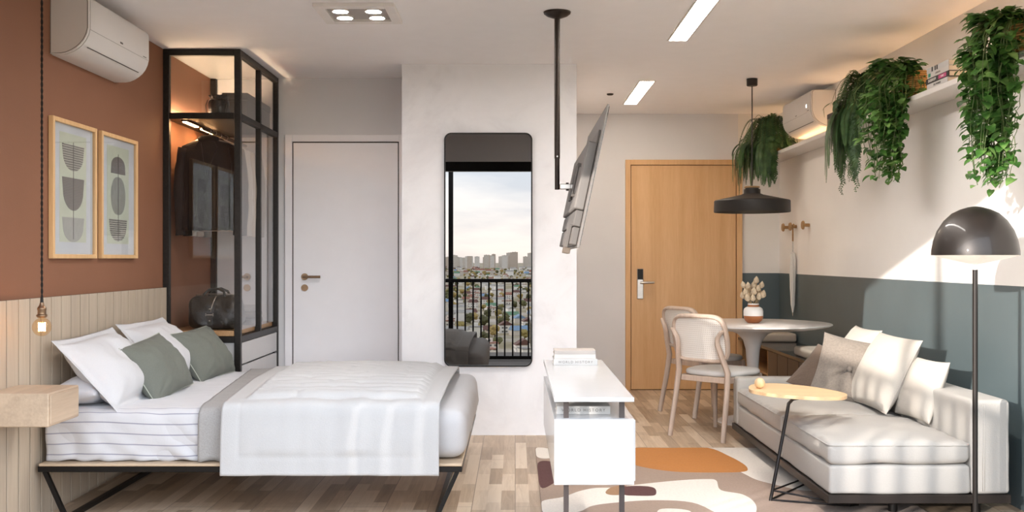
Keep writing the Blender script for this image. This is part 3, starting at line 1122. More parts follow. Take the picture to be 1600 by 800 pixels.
# ------------------------------------------------------------------ bed
bed = thing('bed', 'low oak platform bed on black steel sled legs with striped sheet', 'bed', (-1.23, 5.67, 0))
bx0, bx1, by0, by1 = -2.235, -.25, 4.80, 6.52
bm = nb(); box(bm, bx0, bx1, by0, by1, .262, .275, .003); part('platform', bm, M['platform'], bed)
bm = nb()
box(bm, bx0 - .005, bx1, by0 + .003, by0 + .043, .235, .2615, .002)
box(bm, bx0 - .005, bx1, by1 - .043, by1 - .003, .235, .2615, .002)
box(bm, bx0 - .005, bx0 + .035, by0 + .043, by1 - .043, .235, .2615, .002)
box(bm, bx1 - .04, bx1, by0 + .043, by1 - .043, .235, .2615, .002)
part('frame', bm, M['black_metal'], bed)
for xa, xb in ((-2.215, -2.115), (-.272, -.372)):
    for yy in (by0 + .025, by1 - .025):
        bm = nb(); tube(bm, [(xa, yy, .2355), (xb, yy, .012)], .014, 4); part('leg', bm, M['black_metal'], bed)
    bm = nb(); tube(bm, [(xb, by0 + .012, .012), (xb, by1 - .012, .012)], .0165, 4); part('floor_bar', bm, M['black_metal'], bed)
def mat_fn(seed, amp):
    def f(p):
        q = p.copy()
        k = amp * nz(p, 5, seed) + amp * .6 * nz((p.x + p.z, p.y, p.z - p.x), 12, seed + 2)
        q += Vector((0, -1, 0)) * k if p.y < -.7 else Vector((k, 0, 0)) if p.x > .85 else Vector((0, 0, k * .7))
        return q
    return f
MX0, MX1, MY0, MY1 = -2.225, -.232, 4.87, 6.505
bm = nb(); rbox(bm, ((MX0 + MX1) / 2, (MY0 + MY1) / 2, .396), (MX1 - MX0, MY1 - MY0, .236), .075, .045, 5, mat_fn(3, .010))
part('mattress', bm, M['white_linen'], bed, smooth='full')

def stripe_mat():
    m, nt, b = nodes('striped sheet')
    b.inputs['Roughness'].default_value = .9
    b.inputs['Sheen Weight'].default_value = .2
    tc = N(nt, 'ShaderNodeTexCoord')
    sp = N(nt, 'ShaderNodeSeparateXYZ')
    L(nt, tc.outputs['UV'], sp.inputs[0])
    a = N(nt, 'ShaderNodeMath', operation='FRACT')
    s = N(nt, 'ShaderNodeMath', operation='MULTIPLY')
    s.inputs[1].default_value = 1 / .05
    L(nt, sp.outputs['Y'], s.inputs[0])
    L(nt, s.outputs[0], a.inputs[0])
    lt = N(nt, 'ShaderNodeMath', operation='LESS_THAN')
    lt.inputs[1].default_value = .11
    L(nt, a.outputs[0], lt.inputs[0])
    mx = N(nt, 'ShaderNodeMix', data_type='RGBA')
    L(nt, lt.outputs[0], mx.inputs[0])
    mx.inputs[6].default_value = lin('c9c9cc')
    mx.inputs[7].default_value = lin('9393a0')
    L(nt, mx.outputs[2], b.inputs['Base Color'])
    n = N(nt, 'ShaderNodeTexNoise', Scale=12., Detail=6.)
    L(nt, tc.outputs['Object'], n.inputs['Vector'])
    bump(nt, b, n.outputs['Fac'], .35, .01)
    return m
def sheet_obj(name, x0, x1, path, mat, fn, thick, parent, nx, uv=False, group=None):
    bm = nb()
    xs = [x0 + (x1 - x0) * i / (nx - 1) for i in range(nx)]
    sheet(bm, path, xs, fn, thick)
    o = part(name, bm, mat, parent, smooth='full')
    return o
# striped under-sheet: drapes over the near side, its hem gathered on the platform
pth = arc_path([(4.862, .277), (4.848, .40), (4.856, .517), (6.46, .521)], .055, .014)
def ssfn(p, u, v):
    side = max(0, 1 - (p.z - .277) / .2) if p.y < 4.9 else 0
    k = .028 * side * nz((p.x * 1.0 + p.z * .8, 0, p.z * .6), 9, 3) + .009 * nz((p.x + p.z * .7, p.y, p.z), 10, 6)
    k += .012 * side ** 2 * abs(math.sin(p.x * 21 + 2 * nz(p, 3, 2)))
    q = p.copy()
    if side > .85:
        q.z += .010 * (nz((p.x, 0, 0), 11, 9) + .35)
    q.x += .05 * (1 - min(1, abs(v - .06) * 8)) * 0
    return q, k
bm = nb()
xs = [-2.222 + (2.222 - 1.25) * i / 80 for i in range(81)]
sheet(bm, pth, xs, ssfn, .004)
uvl = bm.loops.layers.uv.new('UVMap')
for f in bm.faces:
    for lp in f.loops:
        c = lp.vert.co
        vv = c.z if c.y < 4.93 else .52 + (c.y - 4.93) 
        if c.y < 4.93:
            vv = c.z + max(0, c.y - 4.86) * .9 + .012 * nz((c.x, 0, 0), 3, 5)
        else:
            vv = .02 if c.y > 4.98 else .583 + .012 * nz((c.x, 0, 0), 3, 5)
        lp[uvl].uv = (c.x, vv)
ss = part('striped_sheet', bm, stripe_mat(), bed, smooth='full')

# grey linen top sheet and quilt: lie on the bed
def skew(p, k):
    q = p.copy()
    if q.y > 4.87:
        q.x -= k * (q.y - 4.87)
    return q
gp = arc_path([(4.838, .283), (4.832, .40), (4.842, .528), (6.49, .532)], .06, .02)
def gfn(p, u, v):
    q = skew(p, .11)
    side = max(0, 1 - (p.z - .28) / .2) if p.y < 4.9 else 0
    if v < .03:
        q.z += .006 * math.sin(p.x * 60)
    return q, .004 * nz(p, 12, 2) + .006 * side * math.sin(p.x * 55 + 1)
bm = nb()
sheet(bm, gp, [-1.497 + .30 * i / 24 for i in range(25)], gfn, .007)
single('top_sheet', bm, M['grey_linen'], 'pale grey linen sheet showing along the edge of the quilt', 'sheet', (-1.4, 5.6, .53), smooth='full')

qp = arc_path([(4.772, .226), (4.778, .40), (4.80, .552), (5.6, .572), (6.47, .552), (6.535, .50), (6.54, .36)], .05, .011)
QX0, QX1 = -1.375, -.355
def qfn(p, u, v):
    q = skew(p, .08 * (1 - u))
    W = QX1 - QX0
    ex = min(u, 1 - u) * W
    Lv = len(qp) * .011
    ev = min(v, 1 - v) * Lv
    e = min(ex, ev)
    inner = max(0, min(1, (e - .085) / .035))
    s = v * Lv - .42
    onTop = 1 if p.y > 4.9 else 0
    puff = 0
    if s > 0:
        ph = s / .118
        cell = int(ph)
        puff = .026 * abs(math.sin(PI * ph)) ** .45
        cx = (u * W / .30 + .37 * (cell % 2) + .2 * nz((cell, 0, 0), 3.1, 1))
        puff -= .010 * math.exp(-((cx - round(cx)) / .05) ** 2) * (.5 + .5 * nz((cell, round(cx), 0), 2.3, 4))
        puff *= inner
        puff += .006 * nz(p, 9, 3) * inner
    else:
        # hanging face: soft vertical folds, stitched border
        puff = inner * (.006 + .010 * nz((p.x * 1.0, 0, p.z * .35), 7, 6)) + .004 * nz((p.x, 0, p.z * .2), 16, 2)
    st = .003 * math.exp(-((e - .085) / .006) ** 2) + .0
    crown = .012 * math.sin(PI * u) * onTop
    if v < .02:
        q.z += .004 * nz((p.x, 0, 0), 4, 3)
    return q, puff + crown - st
bm = nb()
sheet(bm, qp, [QX0 + (QX1 - QX0) * i / 110 for i in range(111)], qfn, .008)
single('quilt', bm, M['quilt'], 'white puffed quilt with flat border draped across the bed', 'quilt', (-.9, 5.6, .55), smooth='full')

# pillows
def lean(center, up, right, roll=0.):
    up = Vector(up).normalized()
    r = Vector(right)
    r = (r - up * r.dot(up)).normalized()
    n = r.cross(up)
    m = Matrix((r, up, n)).transposed().to_4x4()
    m = m @ Matrix.Rotation(roll, 4, 'Z')
    m.translation = Vector(center)
    return m
def pillow_thing(name, label, cat, mat, w, h, t, m4, group, seed, flange=0., wr=.012, piping=None, pinch=.06):
    bm = nb(); pillow(bm, w, h, t, flange, seed, 40, pinch, wr)
    if piping is None:
        return single(name, bm, mat, label, cat, None, group, 'full', m4)
    o = single(name, bm, mat, label, cat, None, group, 'full', m4)
    bm = nb()
    pts = []
    K = 20
    for a, b, ax in ((-1, 1, 0), (-1, 1, 1), (1, -1, 2), (1, -1, 3)):
        for k in range(K):
            s = a + (b - a) * k / K
            u, v = ((s, -1), (1, s), (s, 1), (-1, s))[ax]
            pts.append((w / 2 * u * (1 - pinch * (1 - v * v) * abs(u)), h / 2 * v * (1 - pinch * (1 - u * u) * abs(v)), nz((w / 2 * u, h / 2 * v, 0), 3, seed + 5) * .012))
    tube(bm, pts, .003, 6, closed=True)
    part('piping', bm, piping, o, False, 'full')
    return o
PG = 'white pillows against the headboard'
pillow_thing('bed_pillow', 'white pillow lying flat beneath the leaning ones, by the nightstand', 'pillow', fabric('cool white cotton', 'c4c5ca', 500, .25, .02), .62, .23, .15, lean((-2.11, 5.16, .590), (-1, 0, .06), (0, -1, 0)), PG, 11, 0., .010)
pillow_thing('bed_pillow', 'large white flanged pillow leaning by the nightstand', 'pillow', M['white_linen'], .74, .47, .21, lean((-2.045, 5.23, .682), (-.30, -.02, .33), (.06, 1, -.02), -.03), PG, 3, .045, .022)
pillow_thing('bed_pillow', 'white pillow tucked flat behind the cushion by the wardrobe', 'pillow', fabric('soft white cotton', 'c6c6c9', 500, .25, .02), .60, .23, .15, lean((-2.11, 5.98, .590), (-1, 0, .08), (0, -1, 0)), PG, 21, 0., .01)
pillow_thing('bed_pillow', 'large white flanged pillow leaning nearer the wardrobe', 'pillow', M['white_linen'], .70, .47, .20, lean((-2.045, 6.00, .695), (-.30, 0, .35), (.05, 1, -.02), -.02), PG, 5, .045, .022)
CG = 'olive cushions on the bed'
PIP = fabric('pale olive piping', 'a5a99c', 500, .2)
pillow_thing('cushion', 'olive cushion propped on the large pillow by the nightstand', 'cushion', M['olive'], .52, .34, .19, lean((-1.905, 5.46, .66), (-.18, -.02, .26), (.10, 1, .0), -.02), CG, 7, 0., .024, PIP, .05)
pillow_thing('cushion', 'olive cushion propped nearest the wardrobe corner', 'cushion', M['olive'], .52, .34, .19, lean((-1.89, 6.22, .66), (-.17, 0, .26), (.12, 1, .0), -.03), CG, 9, 0., .024, PIP, .05)
# ------------------------------------------------------------------ tall mirror
def mirror_mat():
    m, nt, b = nodes('bronze tinted mirror')
    b.inputs['Base Color'].default_value = (.19, .184, .178, 1)
    b.inputs['Metallic'].default_value = 1
    b.inputs['Roughness'].default_value = .0
    return m
mi = thing('wall_mirror', 'tall tinted mirror with rounded black frame reflecting the city', 'mirror', (-.188, YC, .484))
ol = rrect(.616, 1.632, .05, 8)
il = rrect(.598, 1.614, .042, 8)
bm = nb()
cx, cz = -.188, 1.299
n = len(ol)
ya, yb = YC - .028, YC - .001
ro = [bm.verts.new((cx + x, ya, cz + z)) for x, z in ol]
ri = [bm.verts.new((cx + x, ya, cz + z)) for x, z in il]
bo = [bm.verts.new((cx + x, yb, cz + z)) for x, z in ol]
bi = [bm.verts.new((cx + x, yb, cz + z)) for x, z in il]
for i in range(n):
    j = (i + 1) % n
    for q in ((ro[i], ro[j], ri[j], ri[i]), (ro[i], bo[i], bo[j], ro[j]), (ri[i], ri[j], bi[j], bi[i]), (bo[i], bi[i], bi[j], bo[j])):
        bm.faces.new(q)
part('frame', bm, M['black_metal'], mi, smooth=40)
bm = nb()
f = [bm.verts.new((cx + x, YC - .018, cz + z)) for x, z in il]
g = [bm.verts.new((cx + x, YC - .003, cz + z)) for x, z in il]
bm.faces.new(f); bm.faces.new(g[::-1])
for i in range(n):
    bm.faces.new((f[i], g[i], g[(i + 1) % n], f[(i + 1) % n]))
part('mirror_glass', bm, mirror_mat(), mi)

# small switch plate on the hidden side of the plaster wall (its edge shows)
for z0, z1, y0, lab in ((.62, .76, 7.9, 'dark wall plate low on the side of the plaster wall'), (1.94, 1.99, 8.1, 'small dark wall plate high on the side of the plaster wall')):
    bm = nb(); box(bm, .4305, .445, y0, y0 + .08, z0, z1, .003)
    single('wall_plate', bm, M['dark_metal'], lab, 'switch', (.43, y0 + .04, z0))

# ------------------------------------------------------------------ ceiling pole and television
TVY = 5.66
pole = thing('television_pole', 'dark bronze ceiling pole with short arm holding the television', 'pole mount', (.232, TVY, H))
bm = nb(); lathe(bm, [(0, -.001), (.076, -.001), (.074, -.010), (.058, -.022), (.032, -.032), (.016, -.037), (0, -.037)], (.232, TVY, H), 40); part('ceiling_plate', bm, M['dark_metal'], pole, smooth=True)
bm = nb(); tube(bm, [(.232, TVY, H - .03), (.232, TVY, 1.79)], .0155, 20); part('upper_tube', bm, M['dark_metal'], pole, smooth=True)
bm = nb(); tube(bm, [(.232, TVY, 1.80), (.232, TVY, 1.618)], .0135, 20); part('lower_tube', bm, M['dark_metal'], pole, smooth=True)
bm = nb(); tube(bm, [(.232, TVY - .014, 1.80), (.232, TVY - .021, 1.80)], .004, 10); part('screw', bm, M['steel'], pole, smooth=True)
bm = nb(); box(bm, .245, .305, TVY - .02, TVY + .02, 1.620, 1.648, .003); part('arm', bm, M['steel'], pole)
bm = nb(); tube(bm, [(.288, TVY, 1.612), (.288, TVY, 1.656)], .008, 14); part('arm_pivot', bm, M['dark_metal'], pole, smooth=True)
bm = nb(); box(bm, .300, .338, TVY - .016, TVY + .016, 1.622, 1.646, .002); part('arm_link', bm, M['steel'], pole)

# television: local frame u = along y, v = up the tilted panel, w = out of its back
TB, TT = Vector((.314, 0, 1.289)), Vector((.464, 0, 1.995))
tv_up = (TT - TB).normalized()
tv_back = Vector((-tv_up.z, 0, tv_up.x))
tvh = (TT - TB).length
TY0, TY1 = 5.03, 6.37
tvm = Matrix((Vector((0, 1, 0)), tv_up, tv_back)).transposed().to_4x4()
tvm.translation = Vector((TB.x, TY0, TB.z))
tv = thing('television', 'thin grey television tilted on the ceiling pole, its back turned to the bed', 'television', (.34, TVY, 1.289))
TVP = plain('grey television shell', '7d7874', .5, .0, var=.02)
TVD = plain('mid grey television cover', '6d6864', .5, .0, var=.02)
def tvbox(name, u0, u1, v0, v1, w0, w1, mat, bev=.002, parent=None):
    bm = nb(); box(bm, u0, u1, v0, v1, w0, w1, bev)
    bm.transform(tvm)
    return part(name, bm, mat, parent or tv)
W_ = TY1 - TY0
scrn = plain('black screen glass', '0c0c0d', .08, coat=.5)
tvbox('panel', 0, W_, 0, tvh, 0, .011, TVP)
tvbox('screen', .008, W_ - .008, .014, tvh - .008, -.0025, -.0002, scrn, 0)
bm = nb()
box(bm, .07, W_ - .07, .19, .535, .0112, .062, .006)
bm.transform(tvm)
hous = part('rear_housing', bm, TVP, tv)
tvbox('housing_lip', .075, W_ - .075, .535, .60, .0112, .022, TVD)
tvbox('lower_cover', .07, W_ - .07, .105, .186, .0112, .05, TVD, .004)
tvbox('speaker_cover', .07, W_ - .07, .012, .101, .0112, .046, TVD, .004)
for u in (.18, .32):
    tvbox('stand_clip', u, u + .08, -.005, .115, .047, .062, TVD, .002)
    tvbox('stand_foot', u + .01, u + .07, -.035, -.004, .03, .062, plain('taupe foot', '6f6256', .5), .002)
bm = nb()
for p_ in ((.30, .40),):
    tube(bm, [(p_[0], .27, .075), (p_[0], .43, .075)], .006, 10)
    tube(bm, [(p_[0], .27, .062), (p_[0], .27, .08)], .010, 12)
    tube(bm, [(p_[0], .43, .062), (p_[0], .43, .08)], .010, 12)
bm.transform(tvm); part('handle_bar', bm, TVD, tv, smooth=True)
tvbox('mount_plate', TVY - TY0 - .1, TVY - TY0 + .1, .26, .46, .0622, .072, M['dark_metal'])

# ------------------------------------------------------------------ ceiling lights
WARM = emit('white diffuser', 'fdf7f1', 25.)
WARM2 = emit('white diffuser by the door', 'ffefdb', 15.)
def strip_light(y0, y1, label):
    t = thing('ceiling_light', label, 'ceiling light', (1.013, (y0 + y1) / 2, H), group='linear ceiling lights')
    bm = nb()
    xa, xb = .959, 1.067
    for a in ((xa - .012, xa, y0 - .012, y1 + .012), (xb, xb + .012, y0 - .012, y1 + .012), (xa, xb, y0 - .012, y0), (xa, xb, y1, y1 + .012)):
        box(bm, a[0], a[1], a[2], a[3], H - .006, H - .0005)
    part('trim', bm, M['white_plastic'], t)
    bm = nb(); box(bm, xa, xb, y0, y1, H - .003, H - .0006); part('diffuser', bm, WARM if y0 < 6 else WARM2, t)
strip_light(7.85, 9.01, 'bright linear ceiling light nearest the oak entrance door')
strip_light(3.95, 6.38, 'bright linear ceiling light over the rug, nearer the balcony')
sl_ = thing('spotlight_box', 'square white ceiling box with four small round spots', 'ceiling light', (-.862, 5.655, H))
xa, xb, ya, yb = -1.08, -.645, 5.45, 5.86
bm = nb()
b_ = .055
for a in ((xa, xa + b_, ya, yb), (xb - b_, xb, ya, yb), (xa + b_, xb - b_, ya, ya + b_), (xa + b_, xb - b_, yb - b_, yb)):
    box(bm, a[0], a[1], a[2], a[3], H - .022, H - .0005, .002)
part('trim', bm, plain('white spot trim', 'e6e3e0', .4), sl_)
bm = nb(); box(bm, xa + b_, xb - b_, ya + b_, yb - b_, H - .006, H - .0005); part('back_plate', bm, plain('grey recess', 'a8a3a0', .6), sl_)
for sx, sy, lit in ((-.09, -.075, 1), (.09, -.075, 1), (-.09, .075, 1), (.09, .075, 1)):
    px, py = (xa + xb) / 2 + sx, (ya + yb) / 2 + sy
    bm = nb(); lathe(bm, [(.034, 0), (.047, 0), (.047, -.012), (.043, -.013), (.036, -.006)], (px, py, H - .0065), 28)
    sp_ = part('spot', bm, M['white_plastic'], sl_, smooth=True)
    bm = nb(); lathe(bm, [(0, -.010), (.034, -.010), (.034, -.002), (0, -.002)], (px, py, H - .0065), 24); part('lamp_face', bm, emit('spot face', 'fbf7f5', 170.), sp_)
bm = nb(); lathe(bm, [(0, 0), (.028, 0), (.028, -.006), (.02, -.012), (0, -.012)], (.785, 8.47, H - .0005), 24)
single('smoke_detector', bm, M['dark_metal'], 'tiny dark round sensor on the ceiling above the television top', 'sensor', (.785, 8.47, H - .0005), smooth=True)

# ------------------------------------------------------------------ white desk and its books
dk = thing('desk', 'long white two-level desk on dark metal legs in the middle of the room', 'desk', (.294, 4.52, 0))
dx0, dx1, dy0, dy1 = .145, .443, 3.81, 5.23
bm = nb(); box(bm, dx0, dx1, dy0, dy1, .703, .720, .002); part('desktop', bm, M['white_lacquer'], dk)
bm = nb(); box(bm, dx0, dx1, dy0, dy1 - .02, .394, .639, .002); body_ = part('drawer_box', bm, M['white_lacquer'], dk)
LEGM = plain('dark brown flat steel', '4a4240', .45, .5, var=.06, nscale=30)
for yy in (dy0 + .03, dy1 - .10):
    for xx in (.182, .391):
        bm = nb(); box(bm, xx, xx + .019, yy, yy + .019, .6392, .7028); part('riser', bm, LEGM, dk)
    bm = nb(); box(bm, .201, .391, yy, yy + .019, .6995, .7028); part('cross_bar', bm, LEGM, dk)
    bm = nb(); box(bm, .201, .391, yy, yy + .019, .388, .3938); part('cross_bar', bm, LEGM, dk)
for xx, yy in ((.182, dy0 + .03), (.391, dy0 + .03), (.243, dy1 - .12)):
    bm = nb(); box(bm, xx, xx + .019, yy, yy + .019, .0086, .3938); part('leg', bm, LEGM, dk)
for k in range(3):
    y0 = dy0 + .03 + k * .45
    bm = nb(); box(bm, dx1 + .0005, dx1 + .008, y0, y0 + .44, .402, .632, .002); part('drawer_front', bm, M['white_lacquer'], dk)

PAGES = plain('book pages', 'ded3c2', .9, var=.05, nscale=60)
def book(name, label, w, d, h, cover, m4, group, title=None, tmat=None, tsize=.016, spacing=1.3, extra=None):
    """lying book: spine along local -Y face, width w (x), depth d (y), height h (z)"""
    t = thing(name, label, 'book', (0, 0, 0), 0, group)
    t.matrix_world = m4
    WM[t] = m4.copy()
    c = .003
    bm = nb()
    box(bm, -w / 2, w / 2, 0, d, 0, c)
    box(bm, -w / 2, w / 2, 0, d, h - c, h)
    box(bm, -w / 2, w / 2, -.001, c, c, h - c)
    part('cover', bm, cover, t, False)
    bm = nb(); box(bm, -w / 2 + .003, w / 2 - .003, c + .0005, d - .004, c + .0003, h - c - .0003)
    part('page_block', bm, PAGES, t, False)
    if title:
        lettering('title', title, tsize, tmat, t, m4 @ frame4((0, -.0016, h / 2), (1, 0, 0), (0, 0, 1)), spacing)
    if extra:
        extra(t, m4)
    return t
WB = plain('white book cover', 'c2bfbb', .5, var=.01)
GB = plain('warm grey book cover', 'b3aaa3', .6, var=.02)
LB = plain('pale grey book cover', 'c8c2bc', .6, var=.02)
INKG = plain('grey lettering', '75706b', .7)
INKP = plain('pale lettering', 'e9e5e0', .7)
T = Matrix.Translation
book('book', 'white book titled WORLD HISTORY at the bottom of the pile on the desktop', .212, .155, .030, WB, T((.292, 4.96, .7203)), 'books on the white desk', 'WORLD HISTORY', INKG, .0165, 1.35)
def faint(t, m4):
    bm = nb()
    for x0, x1 in ((-.055, -.005), (.008, .07)):
        box(bm, x0, x1, -.0018, -.0008, .008, .013)
    part('spine_print', bm, INKP, t, False)
book('book', 'pale grey book in the middle of the pile on the desktop', .20, .15, .0225, LB, T((.290, 4.965, .7505)), 'books on the white desk', None, None, extra=faint)
book('book', 'warm grey book on top of the pile on the desktop', .20, .15, .0165, GB, T((.290, 4.965, .7733)), 'books on the white desk')
book('book', 'white book titled WORLD HISTORY lying between the two desk levels', .205, .155, .031, WB, T((.262, 3.93, .6395)) , 'books on the white desk', 'WORLD HISTORY', plain('dark grey lettering', '6e6964', .7), .0165, 1.35)

# ------------------------------------------------------------------ oak entrance door (door_2)
d2 = thing('door_2', 'honey oak entrance door with electronic lock', 'door', (1.58, YE, 0))
d2['kind'] = 'structure'
bm = nb()
box(bm, 1.037, 1.085, YE - .03, YE - .001, 0, 2.166, .002)
box(bm, 2.082, 2.135, YE - .03, YE - .001, 0, 2.166, .002)
box(bm, 1.085, 2.082, YE - .03, YE - .001, 2.118, 2.166, .002)
part('door_frame', bm, M['door_oak'], d2)
bm = nb(); box(bm, 1.085, 2.082, YE - .008, YE - .002, 0, 2.118); part('door_gap', bm, plain('brown gap', '6b4a2e', .8), d2)
bm = nb(); box(bm, 1.092, 2.075, YE - .02, YE - .0085, .008, 2.112, .001); leaf = part('door_leaf', bm, M['door_oak'], d2)
bm = nb(); box(bm, 1.146, 1.204, YE - .035, YE - .0205, .858, 1.142, .004); lk = part('lock_plate', bm, M['steel'], leaf, label='steel electronic lock plate')
bm = nb(); box(bm, 1.150, 1.200, YE - .038, YE - .0352, 1.04, 1.138, .001); part('lock_reader', bm, M['black_metal'], leaf)
bm = nb()
tube(bm, [(1.185, YE - .035, 1.01), (1.185, YE - .075, 1.01)], .012, 14)
tube(bm, [(1.175, YE - .075, 1.01), (1.22, YE - .078, 1.012), (1.30, YE - .078, 1.012)], [.012, .015, .013], 14, sq=(.8, 1.1))
part('door_handle', bm, M['steel'], leaf, smooth=True)

# ------------------------------------------------------------------ plant shelf on the right wall
sh = thing('plant_shelf', 'long white wall shelf under the ceiling carrying the plants', 'shelf', (2.38, 6.6, 2.14))
bm = nb(); box(bm, 2.275, XR - .001, 3.45, YE - .001, 2.140, 2.170, .002); part('board', bm, plain('white shelf board', 'd8d4cf', .6, var=.01), sh)
bm = nb(); box(bm, XR - .03, XR - .004, 3.55, YE - .06, 2.1705, 2.179); lc = part('light_channel', bm, M['white_plastic'], sh)
bm = nb(); box(bm, XR - .026, XR - .008, 3.56, YE - .07, 2.179, 2.183); part('light_strip', bm, emit('amber shelf light', 'ffcd94', 7.), lc)

# books on the shelf: spines face the room
def rb(y, z):
    return Matrix.Translation((2.285, y, z)) @ Matrix.Rotation(-PI / 2, 4, 'Z')
BK = plain('black book cover', '262324', .5)
BLK = plain('black lettering', '2b2828', .6)
PINK = plain('pink label', 'c0507c', .6)
GREEN = plain('green patch', '2f8a68', .6)
SG = 'books stacked on the plant shelf by the trailing pothos'
def pinkx(t, m4):
    bm = nb(); box(bm, .02, .12, -.0022, -.0008, .006, .026); q = part('pink_label', bm, PINK, t, False)
    lettering('label_title', 'DUBU', .013, INKP, t, m4 @ frame4((.07, -.0026, .016), (1, 0, 0), (0, 0, 1)), 1.1)
def greenx(t, m4):
    bm = nb(); box(bm, -.125, -.095, -.0022, -.0008, .005, .024); part('green_patch', bm, GREEN, t, False)
def blocks(t, m4):
    bm = nb()
    for x0, x1 in ((-.075, -.06), (-.035, -.022), (-.01, .004)):
        box(bm, x0, x1, -.0022, -.0008, .003, .027)
    part('spine_print', bm, BLK, t, False)
book('book', 'white book at the bottom of the stack beside the larger pothos', .27, .16, .029, WB, rb(5.545, 2.1703), SG, 'THE WORKS', BLK, .016, 1.1)
book('book', 'black book with a pink label in the stack beside the larger pothos', .30, .17, .031, BK, rb(5.545, 2.1995), SG, None, None, extra=lambda t, m4: (pinkx(t, m4), lettering('title', 'DUERKUM', .022, INKP, t, m4 @ frame4((-.065, -.0018, .0155), (1, 0, 0), (0, 0, 1)), 1.0)))
book('book', 'pale book with a green patch in the stack beside the larger pothos', .28, .165, .028, LB, rb(5.535, 2.2308), SG, 'LONDON', plain('grey ink', '77716b', .7), .014, 1.1, greenx)
book('book', 'white book with black marks topping the stack beside the larger pothos', .285, .165, .029, WB, rb(5.54, 2.2591), SG, None, None, extra=blocks)
SG2 = 'dark books by the air conditioner'
DB = plain('dark brown book cover', '4a3a33', .6)
book('book', 'dark brown book at the bottom of the small stack by the air conditioner', .30, .15, .033, DB, rb(7.36, 2.1703), SG2)
book('book', 'worn beige book in the middle of the small stack by the air conditioner', .28, .15, .05, plain('mottled book cover', '9a8878', .7, var=.35, nscale=30), rb(7.36, 2.2036), SG2)
book('book', 'near-black book on top of the small stack by the air conditioner', .29, .15, .036, plain('near black cover', '2c2420', .6), rb(7.355, 2.2539), SG2)

# ------------------------------------------------------------------ hanging plants
def leafmat(name, a, b, c):
    m, nt, bs = nodes(name)
    bs.inputs['Roughness'].default_value = .42
    bs.inputs['Specular IOR Level'].default_value = .4
    v = coords(nt)
    n = N(nt, 'ShaderNodeTexNoise', Scale=14., Detail=3.)
    L(nt, v, n.inputs['Vector'])
    col = ramp(nt, n.outputs['Fac'], [(.3, a), (.5, b), (.72, c)])
    L(nt, col, bs.inputs['Base Color'])
    out = nt.nodes['Material Output']
    tr = N(nt, 'ShaderNodeBsdfTranslucent')
    L(nt, col, tr.inputs['Color'])
    mx = N(nt, 'ShaderNodeMixShader')
    mx.inputs[0].default_value = .25
    L(nt, bs.outputs[0], mx.inputs[1])
    L(nt, tr.outputs[0], mx.inputs[2])
    L(nt, mx.outputs[0], out.inputs['Surface'])
    return m
POTH = leafmat('pothos leaf', '2c4d22', '44702f', '86a860')
FERN = leafmat('fern leaflet', '2f4a2c', '426238', '5c7d4a')
STEM = plain('green stem', '5a6b3a', .6, var=.1)
def wicker():
    m, nt, b = nodes('woven basket')
    b.inputs['Roughness'].default_value = .8
    v = coords(nt, (1, 1, 1))
    w1 = N(nt, 'ShaderNodeTexWave', wave_type='BANDS', bands_direction='Z', Scale=26., Distortion=2.)
    L(nt, v, w1.inputs['Vector'])
    c = ramp(nt, w1.outputs['Fac'], [(.2, '9a7040'), (.7, 'd0a468')])
    L(nt, c, b.inputs['Base Color'])
    bump(nt, b, w1.outputs['Fac'], .6, .01)
    return m
WICK = wicker()
SOIL = plain('potting soil', '2b2019', .95, var=.3, nscale=40, bmp=.4)

def leaf(bm, base, direc, normal, ln, wd_, rnd):
    """heart-shaped leaf, folded along its midrib, tip drooping"""
    d = direc.normalized()
    nrm = (normal - d * normal.dot(d)).normalized()
    s = d.cross(nrm)
    prof = [(0, .0), (.08, .34), (.28, .5), (.55, .42), (.8, .22), (1., 0.)]
    rows = []
    for t, w_ in prof:
        p = base + d * (ln * t) - nrm * (ln * .28 * t * t)
        if w_ == 0:
            rows.append([bm.verts.new(p)])
        else:
            off = nrm * (w_ * wd_ * .28)
            back = -d * (ln * .10 if t < .1 else 0)
            rows.append([bm.verts.new(p - s * w_ * wd_ + off + back), bm.verts.new(p), bm.verts.new(p + s * w_ * wd_ + off + back)])
    for a, b in zip(rows, rows[1:]):
        if len(a) == 1:
            bm.faces.new((a[0], b[0], b[1])); bm.faces.new((a[0], b[1], b[2]))
        elif len(b) == 1:
            bm.faces.new((a[0], b[0], a[1])); bm.faces.new((a[1], b[0], a[2]))
        else:
            bm.faces.new((a[0], b[0], b[1], a[1])); bm.faces.new((a[1], b[1], b[2], a[2]))

def basket(t, c, r, h):
    bm = nb(); lathe(bm, [(0, 0), (r * .86, 0), (r * .95, .01), (r, h * .5), (r * .97, h - .008), (r * .97, h), (r * .90, h), (r * .90, h - .03), (0, h - .03)], c, 36,
                     fn=lambda a, z: 1 + .012 * math.sin(a * 24))
    p_ = part('basket', bm, WICK, t, smooth=True, label='woven cane basket')
    bm = nb(); lathe(bm, [(0, .0), (r * .86, 0), (r * .86, .012), (r * .4, .022), (0, .024)], (c[0], c[1], c[2] + h - .031), 24)
    part('soil', bm, SOIL, t, smooth=True)

